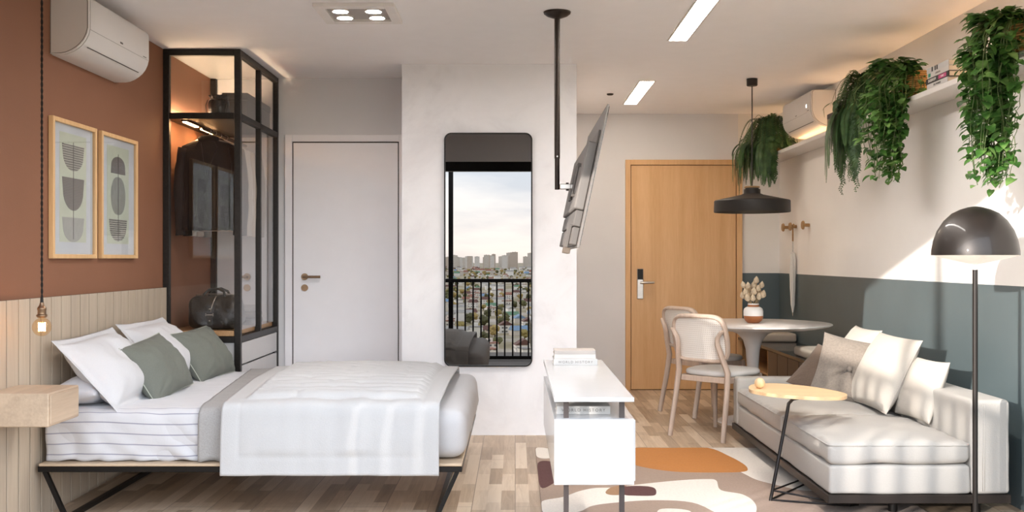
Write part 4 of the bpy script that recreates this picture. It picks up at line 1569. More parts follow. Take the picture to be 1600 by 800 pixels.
def pothos(label, y0, ztop, zbot, half, nv, seed, xc=2.30, axr=(-.19, .06)):
    rng = random.Random(seed)
    t = thing('trailing_pothos', label, 'plant', (xc, y0, 2.1705), 0, 'trailing plants on the wall shelf')
    basket(t, (xc + .075, y0, 2.1705), .095, .165)
    fo, stm = nb(), nb()
    rim = Vector((xc + .05, y0, 2.33))
    for v in range(nv):
        a = rng.uniform(-1, 1)
        length = (2.33 - zbot) * (rng.uniform(.25, 1.02) ** .8)
        if v % 5 == 0:
            length = (2.33 - zbot) * rng.uniform(.85, 1.05)
        ax = rng.uniform(*axr)
        ay = a * half
        pts = []
        n = max(6, int(length / .022))
        sway = rng.uniform(0, 6.28)
        for i in range(n + 1):
            s = i / n
            out = min(1, s * n * .022 / .12)
            taper = 1 - .45 * s
            pts.append(Vector((rim.x + (ax - .02) * out * (.85 + .15 * taper) + .012 * math.sin(9 * s + sway), rim.y + ay * out * taper + .014 * math.sin(7 * s + sway * 2), rim.z + .05 * math.sin(min(1, out) * PI) - max(0, length * s - .04))))
        for p_ in pts:
            p_.x = min(p_.x, XR - .03)
            if p_.x > 2.262 and p_.z < 2.2:
                p_.x = 2.262 - rng.uniform(0, .02)
        tube(stm, pts, .0018, 5)
        for i, p_ in enumerate(pts[1:]):
            s = i / n
            if rng.random() < .26 + .40 * s * s:
                continue
            an = rng.uniform(0, 2 * PI)
            d_ = Vector((math.cos(an) - .35, math.sin(an) * 1.0, rng.uniform(-.7, .15)))
            ln = rng.uniform(.034, .062)
            b_ = p_ + d_.normalized() * rng.uniform(.008, .03)
            if b_.x + d_.normalized().x * ln > 2.268 and b_.z < 2.21:
                d_.x = -abs(d_.x)
                b_.x = min(b_.x, 2.262)
            if b_.x + d_.normalized().x * ln > XR - .02:
                continue
            leaf(fo, b_, d_, Vector((rng.uniform(-.5, .1), rng.uniform(-.6, .1), 1)), ln, ln * rng.uniform(.75, .95), rng)
    # crown above the basket
    for k in range(170):
        an = rng.uniform(0, 2 * PI)
        r_ = rng.uniform(.02, half * .85)
        h_ = rng.uniform(0, 1)
        b_ = Vector((min(xc - .06 + r_ * math.cos(an) * .8, XR - .09), y0 + r_ * math.sin(an), 2.335 + (ztop - 2.37) * h_ * (1 - (r_ / half) ** 2 * .6)))
        d_ = Vector((math.cos(an), math.sin(an), rng.uniform(-.5, .4)))
        ln = rng.uniform(.042, .066)
        if b_.x + d_.normalized().x * ln > XR - .01:
            continue
        leaf(fo, b_, d_, Vector((rng.uniform(-.4, .1), rng.uniform(-.6, 0), 1)), ln, ln * .85, rng)
        tube(stm, [Vector((rim.x + .0, rim.y, 2.31)), (rim + b_) / 2 + Vector((0, 0, .02)), b_], .0016, 4)
    part('foliage', fo, POTH, t, smooth='full')
    part('stems', stm, STEM, t, smooth='full')
    return t

def fern(label, y0, ztop, zbot, half, nf, seed, xc=2.27):
    rng = random.Random(seed)
    t = thing('hanging_fern', label, 'plant', (xc, y0, 2.1705), 0, 'trailing plants on the wall shelf')
    basket(t, (xc + .10, y0, 2.1705), .095, .16)
    fo, stm = nb(), nb()
    rim = Vector((xc + .05, y0, 2.325))
    for v in range(nf):
        an = rng.uniform(PI * .45, PI * 1.75) if v % 4 else rng.uniform(0, 2 * PI)
        reach = half * rng.uniform(.35, 1.1)
        ex, ey = math.cos(an) * reach * 1.45, math.sin(an) * reach
        fall = (2.33 - zbot) * rng.uniform(.45, 1.0)
        if v % 6 == 0:
            fall *= 1.12
        rise = (ztop - 2.33) * rng.uniform(.3, 1.)
        if v % 7 == 3:
            fall *= .25; rise = (ztop - 2.33) * rng.uniform(.8, 1.1)
        n = 34
        pts = []
        for i in range(n + 1):
            s = i / n
            o = 1 - (1 - min(1, s * 1.5)) ** 2
            z = rim.z + rise * math.sin(min(1, s * 2.6) * PI) * (1 if s < .38 else .0) - fall * max(0, s - .16) ** 1.15 / (.84 ** 1.15)
            p_ = Vector((rim.x + ex * o, rim.y + ey * o + .012 * math.sin(5 * s + v), z))
            p_.x = min(p_.x, XR - .03)
            if p_.x > 2.25 and p_.z < 2.2:
                p_.x = 2.25 - .03 * rng.random()
            pts.append(p_)
        tube(stm, pts, [.0016 * (1 - .6 * i / n) for i in range(n + 1)], 4)
        side0 = Vector((-ey, ex, 0))
        side0 = side0.normalized() if side0.length > 1e-4 else Vector((0, 1, 0))
        for i in range(3, n):
            s = i / n
            tg = (pts[i + 1 if i < n else i] - pts[i - 1]).normalized()
            ll = .036 * (math.sin(PI * min(1, s * 1.02)) ** .6) * rng.uniform(.8, 1.15) + .006
            for q in (-1, 1):
                for off in (0, .5):
                    b_ = pts[i].lerp(pts[min(n, i + 1)], off)
                    dv = (side0 * q + tg * .45 + Vector((0, 0, -.15))).normalized()
                    e_ = b_ + dv * ll
                    if e_.x > XR - .01 or (e_.x > 2.27 and e_.z < 2.19):
                        continue
                    wv = tg * .0052
                    m1 = b_ + dv * ll * .5
                    vs = [fo.verts.new(b_), fo.verts.new(m1 + wv), fo.verts.new(e_), fo.verts.new(m1 - wv)]
                    fo.faces.new(vs)
    part('foliage', fo, FERN, t, smooth='full')
    part('stems', stm, STEM, t, smooth='full')
    return t
fern('feathery fern at the far end of the shelf, above the hanging lamp', 9.05, 2.50, 1.86, .23, 110, 3, 2.20)
fern('long feathery fern hanging beside the smaller pothos and dark books', 6.88, 2.49, 1.74, .20, 130, 8, 2.33)
pothos('leafy pothos trailing from the middle of the shelf beside the fern', 6.06, 2.45, 1.66, .20, 76, 5, 2.30, (-.27, .06))
pothos('largest pothos trailing from the shelf above the floor lamp', 4.74, 2.41, 1.56, .19, 84, 9, 2.30, (-.23, .06))

# ------------------------------------------------------------------ coat hooks and umbrella
KN = wood('hook wood', 'b08a5e', '8a683f', 'X', 20., .5)
for yy, lab in ((9.30, 'round wooden wall hook farthest into the corner'), (9.06, 'round wooden wall hook holding the white umbrella'), (8.66, 'empty round wooden wall hook nearest the sofa')):
    t = thing('coat_hook', lab, 'hook', (XR, yy, 1.52), 0, 'wooden hooks on the white wall')
    bm = nb(); tube(bm, [(XR - .0005, yy, 1.52), (XR - .05, yy, 1.52)], .014, 18); part('peg', bm, KN, t, smooth=True)
    bm = nb(); tube(bm, [(XR - .05, yy, 1.52), (XR - .056, yy, 1.52), (XR - .066, yy, 1.52)], [.036, .038, .032], 24); part('knob', bm, KN, t, smooth=True)
um = thing('umbrella', 'folded white umbrella hanging from the middle wooden hook', 'umbrella', (XR - .034, 9.06, .73))
ux, uy = XR - .034, 9.06
bm = nb(); lathe(bm, [(.004, .03), (.016, .10), (.022, .25), (.026, .40), (.024, .50), (.018, .555), (.006, .565)], (ux, uy, .73), 48, fn=lambda a, z: 1 + .20 * math.sin(a * 8 + z * 9))
part('canopy', bm, fabric('white umbrella cloth', 'dcd8d2', 500, .2, .03), um, smooth='full')
bm = nb(); tube(bm, [(ux, uy, .73), (ux, uy, .77)], [.002, .004], 8); part('tip', bm, M['steel'], um, smooth=True)
bm = nb(); tube(bm, [(ux, uy, 1.29), (ux, uy, 1.40)], .005, 10); part('shaft', bm, M['steel'], um, smooth=True)
bm = nb()
tube(bm, [(ux, uy, 1.39), (ux, uy, 1.50), (ux, uy - .006, 1.532), (ux, uy - .026, 1.545), (ux, uy - .044, 1.53), (ux, uy - .048, 1.50)][:2] + [(ux, uy + .03 * 0 - .022 + .022 * math.cos(a), 1.515 + .024 * math.sin(a)) for a in [PI * k / 8 for k in range(9)]], .007, 10)
part('handle', bm, KN, um, smooth='full')

# ------------------------------------------------------------------ pendant, table, vase
TX, TY = 1.80, 7.76
pn = thing('pendant_lamp', 'wide black metal pendant lamp over the round table', 'pendant lamp', (TX - .005, TY, 1.588))
BLKP = plain('matt black lamp metal', '2b2724', .5, .3, var=.04)
px_, py_ = TX - .005, TY
bm = nb(); lathe(bm, [(0, 0), (.041, 0), (.041, -.05), (.037, -.054), (0, -.054)], (px_, py_, H - .001), 36); part('canopy', bm, BLKP, pn, smooth=True)
bm = nb(); tube(bm, [(px_, py_, H - .05), (px_, py_, 1.79)], .0045, 8); part('cord', bm, BLKP, pn, smooth=True)
bm = nb(); lathe(bm, [(0, .196), (.056, .196), (.058, .190), (.056, .184), (0, .184)], (px_, py_, 1.588), 36); part('wood_disc', bm, KN, pn, smooth=True, label='wooden disc on top of the shade')
bm = nb(); lathe(bm, [(0, .1835), (.05, .1835), (.05, .176), (.062, .174), (.062, .142), (.085, .132), (.278, .09), (.283, .084), (.285, .004), (.283, .0), (.279, .0), (.277, .08), (.08, .122), (.0, .124)], (px_, py_, 1.588), 64)
part('lamp_shade', bm, BLKP, pn, smooth=30)
bm = nb(); lathe(bm, [(0, .118), (.05, .118), (.05, .04), (.045, .03), (0, .022)], (px_, py_, 1.588), 32); part('bulb', bm, emit('pendant bulb', 'ffe3c0', 4.), pn, smooth=True)

tb = thing('round_table', 'round white pedestal table under the black pendant', 'table', (TX, TY, 0))
TWH = plain('white satin table', 'd8d5d3', .35, var=.01, coat=.2)
R = .582
bm = nb(); lathe(bm, [(0, .75), (R - .006, .75), (R, .747), (R, .741), (R - .02, .733), (R - .10, .716), (R - .14, .71), (0, .71)], (TX, TY, 0), 96); part('tabletop', bm, TWH, tb, smooth=30)
bm = nb(); lathe(bm, [(0, .7095), (.20, .7095), (.185, .695), (.115, .668), (.072, .62), (.053, .55), (.045, .44), (.042, .30), (.048, .18), (.075, .09), (.14, .045), (.22, .022), (.262, .010), (.265, .0), (0, .0)], (TX, TY, 0), 64)
part('pedestal', bm, TWH, tb, smooth=50)
vs = thing('flower_vase', 'white and terracotta banded vase on the round table', 'vase', (TX, TY - .02, .7505))
TERC = wood('terracotta brown glaze', 'a5673c', '8a4f2b', 'X', 10., .4)
WGL = plain('white glaze', 'e8e6e3', .35, var=.01)
bm = nb(); lathe(bm, [(0, 0), (.042, 0), (.062, .018), (.073, .042), (.073, .054)], (TX, TY - .02, .751), 48); part('lower_band', bm, TERC, vs, smooth=True)
bm = nb(); lathe(bm, [(.073, .054), (.0735, .09), (.068, .108), (.055, .118), (.044, .122)], (TX, TY - .02, .751), 48); part('body', bm, WGL, vs, smooth=True)
bm = nb(); lathe(bm, [(.044, .122), (.043, .128), (.043, .138)], (TX, TY - .02, .751), 48); part('neck_band', bm, TERC, vs, smooth=True)
bm = nb(); lathe(bm, [(.043, .138), (.041, .146), (.037, .146), (.037, .06), (0, .05)], (TX, TY - .02, .751), 48); part('rim', bm, WGL, vs, smooth=True)
rng = random.Random(4)
DRY = plain('dried seed head', 'c9b79d', .9, var=.18, nscale=60, bmp=.3, bscale=120)
SGN = 'dried flowers in the vase'
spots = [(-.075, .0, .13), (-.04, -.01, .125), (.022, .0, .165), (.062, .0, .13), (.028, -.03, .105), (-.065, -.03, .075), (-.005, -.04, .08), (-.03, .03, .10),
         (.065, -.03, .06), (.03, -.05, .045), (-.055, -.05, .035), (-.015, -.055, .035), (.05, .03, .08), (-.02, .04, .06), (-.075, .02, .05), (.01, .02, .125)]
dwhere = ['tallest at the back', 'leaning towards the door', 'standing upright', 'near the rim']
for i, (ax, ay, az) in enumerate(spots):
    cx, cy, cz = TX + ax, TY - .02 + ay, .751 + .15 + az
    bx_, by_ = TX + ax * .25, TY - .02 + ay * .3
    t = thing('dried_flower', 'fluffy beige dried flower among the bunch in the banded vase', 'dried flower', (bx_, by_, .83), 0, SGN)
    bm = nb(); tube(bm, [(bx_, by_, .83), (TX + ax * .45, TY - .02 + ay * .45, .90), (cx, cy, cz)], .0018, 5); part('stem', bm, plain('straw stem', 'a8906a', .9), t, smooth='full')
    bm = nb()
    sc_ = rng.uniform(.85, 1.1)
    lathe(bm, [(0, -.022 * sc_), (.014 * sc_, -.014 * sc_), (.021 * sc_, .0), (.017 * sc_, .018 * sc_), (.008 * sc_, .032 * sc_), (0, .042 * sc_)], (cx, cy, cz), 18, fn=lambda a, z, i=i: 1 + .16 * math.sin(a * 6 + i + z * 60))
    tl = Matrix.Translation((cx, cy, cz)) @ Matrix.Rotation(ax * 3, 4, 'Y') @ Matrix.Translation((-cx, -cy, -cz))
    bm.transform(tl)
    part('seed_head', bm, DRY, t, smooth='full')

# ------------------------------------------------------------------ chairs
CW = wood('washed oak', 'ccb8a8', 'b09b8b', 'Z', 9., .5)
def cane():
    m, nt, b = nodes('white cane webbing')
    b.inputs['Roughness'].default_value = .7
    v = coords(nt)
    w1 = N(nt, 'ShaderNodeTexWave', wave_type='BANDS', bands_direction='X', Scale=22.)
    w2 = N(nt, 'ShaderNodeTexWave', wave_type='BANDS', bands_direction='Z', Scale=22.)
    L(nt, v, w1.inputs['Vector']); L(nt, v, w2.inputs['Vector'])
    mn = N(nt, 'ShaderNodeMath', operation='MULTIPLY')
    L(nt, w1.outputs['Fac'], mn.inputs[0]); L(nt, w2.outputs['Fac'], mn.inputs[1])
    c = ramp(nt, mn.outputs[0], [(.45, 'e9e5df'), (.8, 'c9c2b8')])
    L(nt, c, b.inputs['Base Color'])
    bump(nt, b, mn.outputs[0], .3, .003)
    return m
CANE = cane()
SEATM = fabric('white seat leather', 'd0cecb', 300, .08, .01, .5, 0)
def make_chair(label):
    """faces +y, seat top .465"""
    t = thing('dining_chair', label, 'chair', (0, 0, 0), 0, 'dining chairs at the round table')
    def by(x, z):           # back plane: leans back, wraps forward at the sides
        return -.245 - (z - .46) * .20 + .55 * x * x
    # backrest frame
    ol = []
    for k in range(56):
        a = 2 * PI * k / 56
        ca, sa = math.cos(a), math.sin(a)
        x = .212 * math.copysign(abs(ca) ** .36, ca)
        z = .69 + .155 * math.copysign(abs(sa) ** .44, sa)
        x *= 1 + .06 * (z - .69) / .155 * (-1 if z > .69 else .3)
        ol.append(Vector((x, by(x, z), z)))
    bm = nb(); tube(bm, ol, .021, 10, closed=True, sq=(1.2, .62)); bf = part('backrest_frame', bm, CW, t, False, 'full')
    bm = nb()
    K = 14
    def inside(u, v):
        x = .198 * u; z = .69 + .146 * v
        return Vector((x, by(x, z), z))
    n = len(ol)
    rings = []
    for s in [1., .8, .6, .4, .2]:
        ring = []
        for p_ in ol:
            x = p_.x * .965 * s; z = .69 + (p_.z - .69) * .965 * s
            ring.append((x, by(x, z), z))
        rings.append(ring)
    for off, flip in ((-.004, 0), (.004, 1)):
        vr = [[bm.verts.new((x, y + off, z)) for x, y, z in r_] for r_ in rings]
        for a, b in zip(vr, vr[1:]):
            for k in range(n):
                bm.faces.new((a[k], a[(k + 1) % n], b[(k + 1) % n], b[k]))
        bm.faces.new(vr[-1])
    part('cane_back', bm, CANE, t, False, 'full', label='white woven cane back')
    for s in (-1, 1):
        # rear leg rises past the seat, kinks outward and hooks onto the back frame
        bm = nb()
        tube(bm, [(s * .215, -.325, .0), (s * .205, -.262, .30), (s * .198, -.238, .46), (s * .172, -.288, .60), (s * .160, -.306, .655), (s * .166, -.315, .70), (s * .190, -.314, .735), (s * .208, -.308, .75)],
             [.019, .021, .023, .021, .020, .019, .017, .012], 8, sq=(1.1, .85))
        part('leg', bm, CW, t, False, 50)
        bm = nb(); tube(bm, [(s * .19, .215, 0), (s * .185, .20, .40), (s * .183, .195, .425)], [.015, .02, .02], 8, sq=(1, 1)); part('leg', bm, CW, t, False, 50)
        bm = nb(); box(bm, s * .19 - .011, s * .19 + .011, -.225, .18, .385, .424, .003); part('side_rail', bm, CW, t, False)
    for yy in (-.225, .185):
        bm = nb(); box(bm, -.18, .18, yy - .011, yy + .011, .385, .424, .003); part('cross_rail', bm, CW, t, False)
    bm = nb()
    pts = []
    for k in range(48):
        a = 2 * PI * k / 48
        ca, sa = math.cos(a), math.sin(a)
        w_ = .238 if sa > 0 else .222
        pts.append((w_ * math.copysign(abs(ca) ** .62, ca), .005 + .235 * math.copysign(abs(sa) ** .7, sa)))
    rr = [(.93, .4245), (.985, .43), (1., .442), (.985, .456), (.94, .463), (.7, .468), (.35, .469)]
    vr = [[bm.verts.new((x * s_, .005 + (y - .005) * s_, z)) for x, y in pts] for s_, z in rr]
    for a, b in zip(vr, vr[1:]):
        for k in range(48):
            bm.faces.new((a[k], a[(k + 1) % 48], b[(k + 1) % 48], b[k]))
    bm.faces.new(vr[0][::-1]); bm.faces.new(vr[-1])
    part('seat', bm, SEATM, t, False, 'full')
    return t
c1 = make_chair('washed oak cane-back chair nearest the sofa, its back to the room')
c1.location = (1.46, 7.24, 0)
ang1 = math.atan2(.72, .69) - PI / 2
c1.rotation_euler = (0, 0, ang1)
c2 = dup(c1, (1.56, 8.27, 0), math.atan2(.5, .87) - PI / 2, 'washed oak cane-back chair half hidden behind the nearer chair, by the oak door')

# ------------------------------------------------------------------ bench with cushions along the right wall
bn = thing('storage_bench', 'low slate-topped storage bench along the wall beyond the sofa', 'bench', (2.29, 8.0, 0))
BX = 2.105
BR = plain('brown bench front', '453a37', .35, var=.03)
TOPM = plain('dark slate bench top', '2c2d2f', .22, var=.05, coat=.3)
NW = wood('bench niche oak', 'b28c62', '8e6a44', 'Y', 6., .5)
bm = nb(); box(bm, BX - .012, XR - .002, 7.02, YE - .002, .475, .50, .003); part('bench_top', bm, TOPM, bn)
bm = nb(); box(bm, BX + .02, XR - .003, 7.04, 8.53, .06, .4745); part('carcass', bm, BR, bn)
bm = nb(); box(bm, BX + .05, XR - .003, 7.06, YE - .003, .0, .0595); part('plinth', bm, M['black_metal'], bn)
for y0, y1 in ((7.045, 7.285), (7.29, 7.60), (7.605, 7.915), (7.92, 8.225), (8.23, 8.53)):
    bm = nb(); box(bm, BX, BX + .0195, y0, y1 - .004, .065, .47, .002); part('door', bm, BR, bn)
bm = nb()
box(bm, BX, XR - .004, 8.5315, 8.55, .06, .4745)
box(bm, BX, XR - .004, YE - .022, YE - .004, .06, .4745)
box(bm, BX, XR - .004, 8.55, YE - .022, .06, .08)
box(bm, XR - .02, XR - .004, 8.55, YE - .022, .08, .4745)
part('open_niche', bm, NW, bn)
bm = nb(); box(bm, BX + .005, XR - .021, 8.551, YE - .023, .255, .272); part('niche_shelf', bm, NW, bn)
PADM = fabric('beige bench pad', 'b8ab9d', 400, .25, .04)
def pad(name, y0, y1, x0, x1, z, h, m, lab):
    bm = nb(); rbox(bm, (0, 0, h / 2), (x1 - x0, y1 - y0, h), .022, .04, 4, lambda p: p + Vector((0, 0, .008 * (1 - (p.x / ((x1 - x0) / 2)) ** 2) * (1 - (p.y / ((y1 - y0) / 2)) ** 2) if p.z > 0 else 0)))
    return single(name, bm, m, lab, 'cushion', None, 'seat pads on the bench', 'full', Matrix.Translation(((x0 + x1) / 2, (y0 + y1) / 2, z)))
pad('seat_pad', 9.0, 9.5, 2.12, 2.478, .5005, .075, PADM, 'beige seat pad on the bench in the far corner')
pad('seat_pad', 7.30, 7.84, 2.13, 2.475, .5005, .07, fabric('ivory bench pad', 'd2c9ba', 400, .25, .03), 'ivory seat pad on the bench just beyond the sofa')

# ------------------------------------------------------------------ sofa
sf = thing('sofa', 'cream two-cushion sofa with low arm on a dark plinth along the slate wall', 'sofa', (1.93, 5.96, 0))
S0, S1 = 4.88, 7.03         # near / far ends
SX0, SX1 = 1.497, 2.36
SB_ = 2.172                 # inner face of the backrest
bm = nb()
box(bm, SX0 - .008, SX1 + .002, S0 - .006, S1 + .006, .070, .111, .003)
part('plinth', bm, plain('dark brown plinth', '2d2622', .4, .3), sf)
for xx in (SX0 + .34, SX1 - .12):
    for yy in (S0 + .10, S1 - .16):
        bm = nb(); tube(bm, [(xx, yy, .069), (xx, yy, .0095 if xx < 2.0 and yy < 6.7 else .0)], .022, 16); part('leg', bm, M['black_metal'], sf, smooth=True)
def crease(sd_, amp=.004):
    return lambda p: p + Vector((amp * nz(p, 7, sd_), amp * nz(p, 7, sd_ + 3), amp * .8 * nz(p, 6, sd_ + 6)))
for y0, y1 in ((S0, 5.745), (5.75, S1 - .135)):
    bm = nb(); rbox(bm, ((SX0 + SB_) / 2, (y0 + y1) / 2, .181), (SB_ - SX0, y1 - y0, .139), .018, .05, 4, crease(y0)); part('base', bm, M['cream'], sf, smooth='full')
def seatfn(hx, hy, sd_):
    def f(p):
        q = p.copy()
        if p.z > 0:
            q.z += .030 * (1 - (p.x / hx) ** 2) * (1 - (p.y / hy) ** 4) * (p.z / .06)
        e = max(abs(p.x) / hx, abs(p.y) / hy)
        w_ = max(0, e - .82) / .18
        q.z += .006 * w_ * math.sin((p.x + p.y) * 62 + 2 * nz(p, 8, sd_)) * (1 if p.z > 0 else 0)
        side = w_ * (.007 * math.sin((p.x + p.y) * 55 + sd_))
        q += Vector((math.copysign(side, p.x) if abs(p.x) > hx * .9 else 0, math.copysign(side, p.y) if abs(p.y) > hy * .9 else 0, 0))
        q.z += .012 * nz(p, 5, sd_)
        return q
    return f
for y0, y1, sd_ in ((S0 + .004, 5.757, 2), (5.747, S1 - .138, 6)):
    hx, hy = (SB_ - SX0) / 2, (y1 - y0) / 2
    bm = nb(); rbox(bm, ((SX0 + SB_) / 2, (y0 + y1) / 2, .306), (SB_ - SX0 - .004, y1 - y0, .108), .032, .025, 5, seatfn(hx, hy, sd_))
    sc_ = part('seat_cushion', bm, M['cream'], sf, smooth='full')
    bm = nb()
    zc = .346
    ptsr = [(x, y) for x, y in rrect(SB_ - SX0 + .002, y1 - y0 + .004, .03, 4)]
    tube(bm, [((SX0 + SB_) / 2 + x, (y0 + y1) / 2 + y, zc + .0015 * math.sin((x + y) * 60)) for x, y in ptsr], .003, 6, closed=True)
    part('piping', bm, M['cream'], sc_, smooth='full')
bm = nb(); rbox(bm, ((SB_ + SX1) / 2 + .002, (S0 + S1) / 2, .337), (SX1 - SB_ - .002, S1 - S0, .451), .022, .05, 5, crease(14, .003)); part('backrest', bm, M['cream'], sf, smooth='full')
bm = nb()
for yy in (S0 + .003,):
    for xx in (SB_ + .055, SB_ + .065):
        tube(bm, [(xx, S0 - .001, .13), (xx, S0 - .001, .54)], .0016, 5)
part('seam', bm, M['cream'], sf, smooth='full')
bm = nb(); rbox(bm, ((SX0 + SB_) / 2, S1 - .067, .272), (SB_ - SX0 + .006, .134, .322), .022, .05, 5, crease(21, .003)); part('arm', bm, M['cream'], sf, smooth='full')

# sofa cushions
SC = 'loose cushions on the cream sofa'
CR2 = fabric('ivory cushion linen', 'bdb7ae', 500, .3, .02)
pillow_thing('sofa_cushion', 'ivory back cushion farthest along the sofa, behind the grey one', 'cushion', CR2, .50, .44, .16, lean((2.165, 6.58, .60), (.22, 0, .40), (0, 1, 0)), SC, 31, 0., .010)
pillow_thing('sofa_cushion', 'large ivory back cushion standing in the middle of the sofa', 'cushion', CR2, .58, .45, .17, lean((2.125, 5.92, .585), (.20, .03, .42), (-.06, 1, 0), .05), SC, 33, 0., .011, CR2, .05)
pillow_thing('sofa_cushion', 'smaller ivory cushion tucked behind, nearest the floor lamp', 'cushion', CR2, .42, .34, .12, lean((2.19, 5.52, .535), (.12, .02, .32), (-.05, 1, 0), .03), SC, 35, 0., .008)
BRN = fabric('brown velvet', '64554a', 300, .2, .08, .8, .5)
pillow_thing('sofa_cushion', 'brown cushion lying behind the grey tufted cushion', 'cushion', BRN, .40, .40, .13, lean((2.0, 6.50, .50), (.30, .22, .26), (.75, -.55, -.3)), SC, 37, 0., .010)
GVEL = fabric('grey brown corduroy', '81786f', 260, .5, .12, .85, .5)
gm = lean((2.03, 6.20, .555), (.16, .12, .40), (.86, -.50, -.12), .02)
bm = nb(); pillow(bm, .43, .43, .15, 0, 41, 64, .08, .010, True)
gc = single('sofa_cushion', bm, GVEL, 'grey tufted velvet cushion with a centre button', 'cushion', None, SC, 'full', gm)
bm = nb(); lathe(bm, [(0, -.006), (.015, -.004), (.019, .002), (.013, .008), (0, .010)], (0, 0, .034), 20); part('button', bm, GVEL, gc, False, 'full')

# ------------------------------------------------------------------ side table with ball
st_ = thing('side_table', 'leaf-shaped pale wood side table on a black wire base by the sofa', 'side table', (1.31, 5.21, 0))
PALE = wood('pale ash top', 'ecca9e', 'dcb285', 'X', 7., .45)
ctl = [(1.283, 5.62), (1.345, 5.80), (1.48, 5.86), (1.64, 5.72), (1.735, 5.50), (1.738, 5.36), (1.66, 5.27), (1.52, 5.29), (1.38, 5.38), (1.30, 5.50)]
bm = nb(); prism(bm, smooth_loop(ctl, 6), .506, .524, 0, .003); part('tabletop', bm, PALE, st_)
WIRE = plain('black wire steel', '1f1a18', .4, .6)
bm = nb(); tube(bm, [(1.296, 5.20, .005), (1.40, 5.262, .46), (1.412, 5.29, .487), (1.455, 5.37, .499), (1.52, 5.44, .4995)], .0088, 12); part('post', bm, WIRE, st_, smooth=True)
bm = nb(); box(bm, 1.43, 1.60, 5.38, 5.50, .4995, .5055, .002); part('fixing_plate', bm, M['dark_metal'], st_)
for z, r_ in ((.058, .005), (.012, .005)):
    a = Vector((1.296 + z * .22, 5.20 + z * .13, z))
    bm = nb(); tube(bm, [a, (1.655, 5.06, max(.016, z * .35)), (1.70, 5.08, .016), (1.62, 5.56, max(.016, z * .7)), (1.60, 5.585, max(.016, z * .8)), a + Vector((0, .004, 0))], r_, 8)
    part('base_wire', bm, WIRE, st_, smooth=True)
ball = thing('wooden_ball', 'small pale wooden ball at the tip of the side table', 'ball', (1.342, 5.62, .524))
bm = nb(); bmesh.ops.create_uvsphere(bm, u_segments=36, v_segments=20, radius=.029); bmesh.ops.translate(bm, verts=bm.verts, vec=(1.342, 5.62, .5535))
ball_o = part('sphere', bm, wood('ball wood', 'e8cba3', 'd6b183', 'Z', 16.), ball, smooth='full')

# ------------------------------------------------------------------ floor lamp
fx, fy = 2.066, 4.60
fl = thing('floor_lamp', 'black mushroom-shade floor lamp in front of the sofa end', 'floor lamp', (fx, fy, 0))
LBK = plain('satin black lamp', '2a2522', .42, .45, var=.03, coat=.2)
bm = nb(); lathe(bm, [(0, 0), (.14, 0), (.14, .01), (.132, .016), (.02, .02), (.013, .03), (0, .03)], (fx, fy, 0), 48); part('base', bm, LBK, fl, smooth=40)
bm = nb(); tube(bm, [(fx, fy, .02), (fx, fy, 1.187)], .0115, 20); part('pole', bm, LBK, fl, smooth=True)
bm = nb(); lathe(bm, [(.1845, .0), (.184, .02), (.176, .065), (.160, .11), (.132, .155), (.098, .188), (.062, .206), (.03, .216), (.012, .219), (0, .2195), (0, .215), (.06, .201), (.13, .15), (.172, .06), (.180, .0)], (fx, fy, 1.252), 72)
part('lamp_shade', bm, LBK, fl, smooth=60)
bm = nb(); lathe(bm, [(0, .01), (.179, .004), (.179, -.001), (.09, -.024), (.02, -.040), (0, -.040)], (fx, fy, 1.252), 60); part('diffuser', bm, emit('lamp diffuser', 'fff4e6', .22), fl, smooth=40)
bm = nb(); lathe(bm, [(0, -.0395), (.010, -.0395), (.010, -.068), (0, -.068)], (fx, fy, 1.252), 20); part('lamp_neck', bm, WGL, fl, smooth=True)

# ------------------------------------------------------------------ rug
def rug_mat(name, c):
    return fabric(name, c, 260, .5, .06, .95, .3)
rm = [rug_mat('rug taupe', '9b8677'), rug_mat('rug ochre', 'b27434'), rug_mat('rug ivory', 'ddd5cb'), rug_mat('rug maroon', '54302c'), rug_mat('rug camel', '9a7757')]
shapes = [
 (2, [(1.20, 6.648), (1.559, 6.648), (1.95, 6.648), (1.95, 5.8), (1.80, 5.46), (1.62, 5.42), (1.512, 5.437), (1.398, 5.591), (1.337, 5.704), (1.303, 5.873), (1.22, 6.263)]),
 (1, [(.62, 6.52), (.78, 6.648), (1.017, 6.648), (1.25, 6.648), (1.332, 6.364), (1.364, 6.147), (1.361, 5.998), (1.322, 5.908), (1.195, 5.882), (.94, 5.899), (.771, 6.016), (.68, 6.166), (.60, 6.36)]),
 (2, [(.135, 5.181), (.247, 5.278), (.338, 5.408), (.428, 5.483), (.533, 5.498), (.679, 5.575), (.904, 5.671), (1.06, 5.704), (1.113, 5.67), (1.091, 5.437), (1.184, 5.335), (1.205, 5.154), (1.157, 4.936), (1.06, 4.82), (.98, 4.93), (.891, 5.16), (.7, 5.208), (.499, 5.154), (.382, 5.088), (.311, 4.973), (.2, 4.923), (.135, 4.96)]),
 (4, [(.474, 5.378), (.515, 5.498), (.589, 5.544), (.612, 5.437), (.567, 5.335), (.499, 5.32)]),
 (3, [(.555, 5.47), (.58, 5.513), (.64, 5.533), (.715, 5.521), (.747, 5.467), (.735, 5.345), (.705, 5.303), (.614, 5.306), (.565, 5.33)]),
 (3, [(.136, 6.147), (.224, 6.185), (.26, 5.95), (.243, 5.75), (.205, 5.591), (.136, 5.513)]),
 (2, [(.136, 6.64), (.232, 6.60), (.26, 6.45), (.21, 6.30), (.136, 6.344)]),
 (2, [(.705, 5.011), (.801, 5.023), (.853, 4.96), (.773, 4.851), (.682, 4.851)]),
 (1, [(.3, 4.2), (.7, 4.3), (1.1, 4.15), (1.2, 3.9), (.8, 3.75), (.4, 3.85)])]
bm = nb()
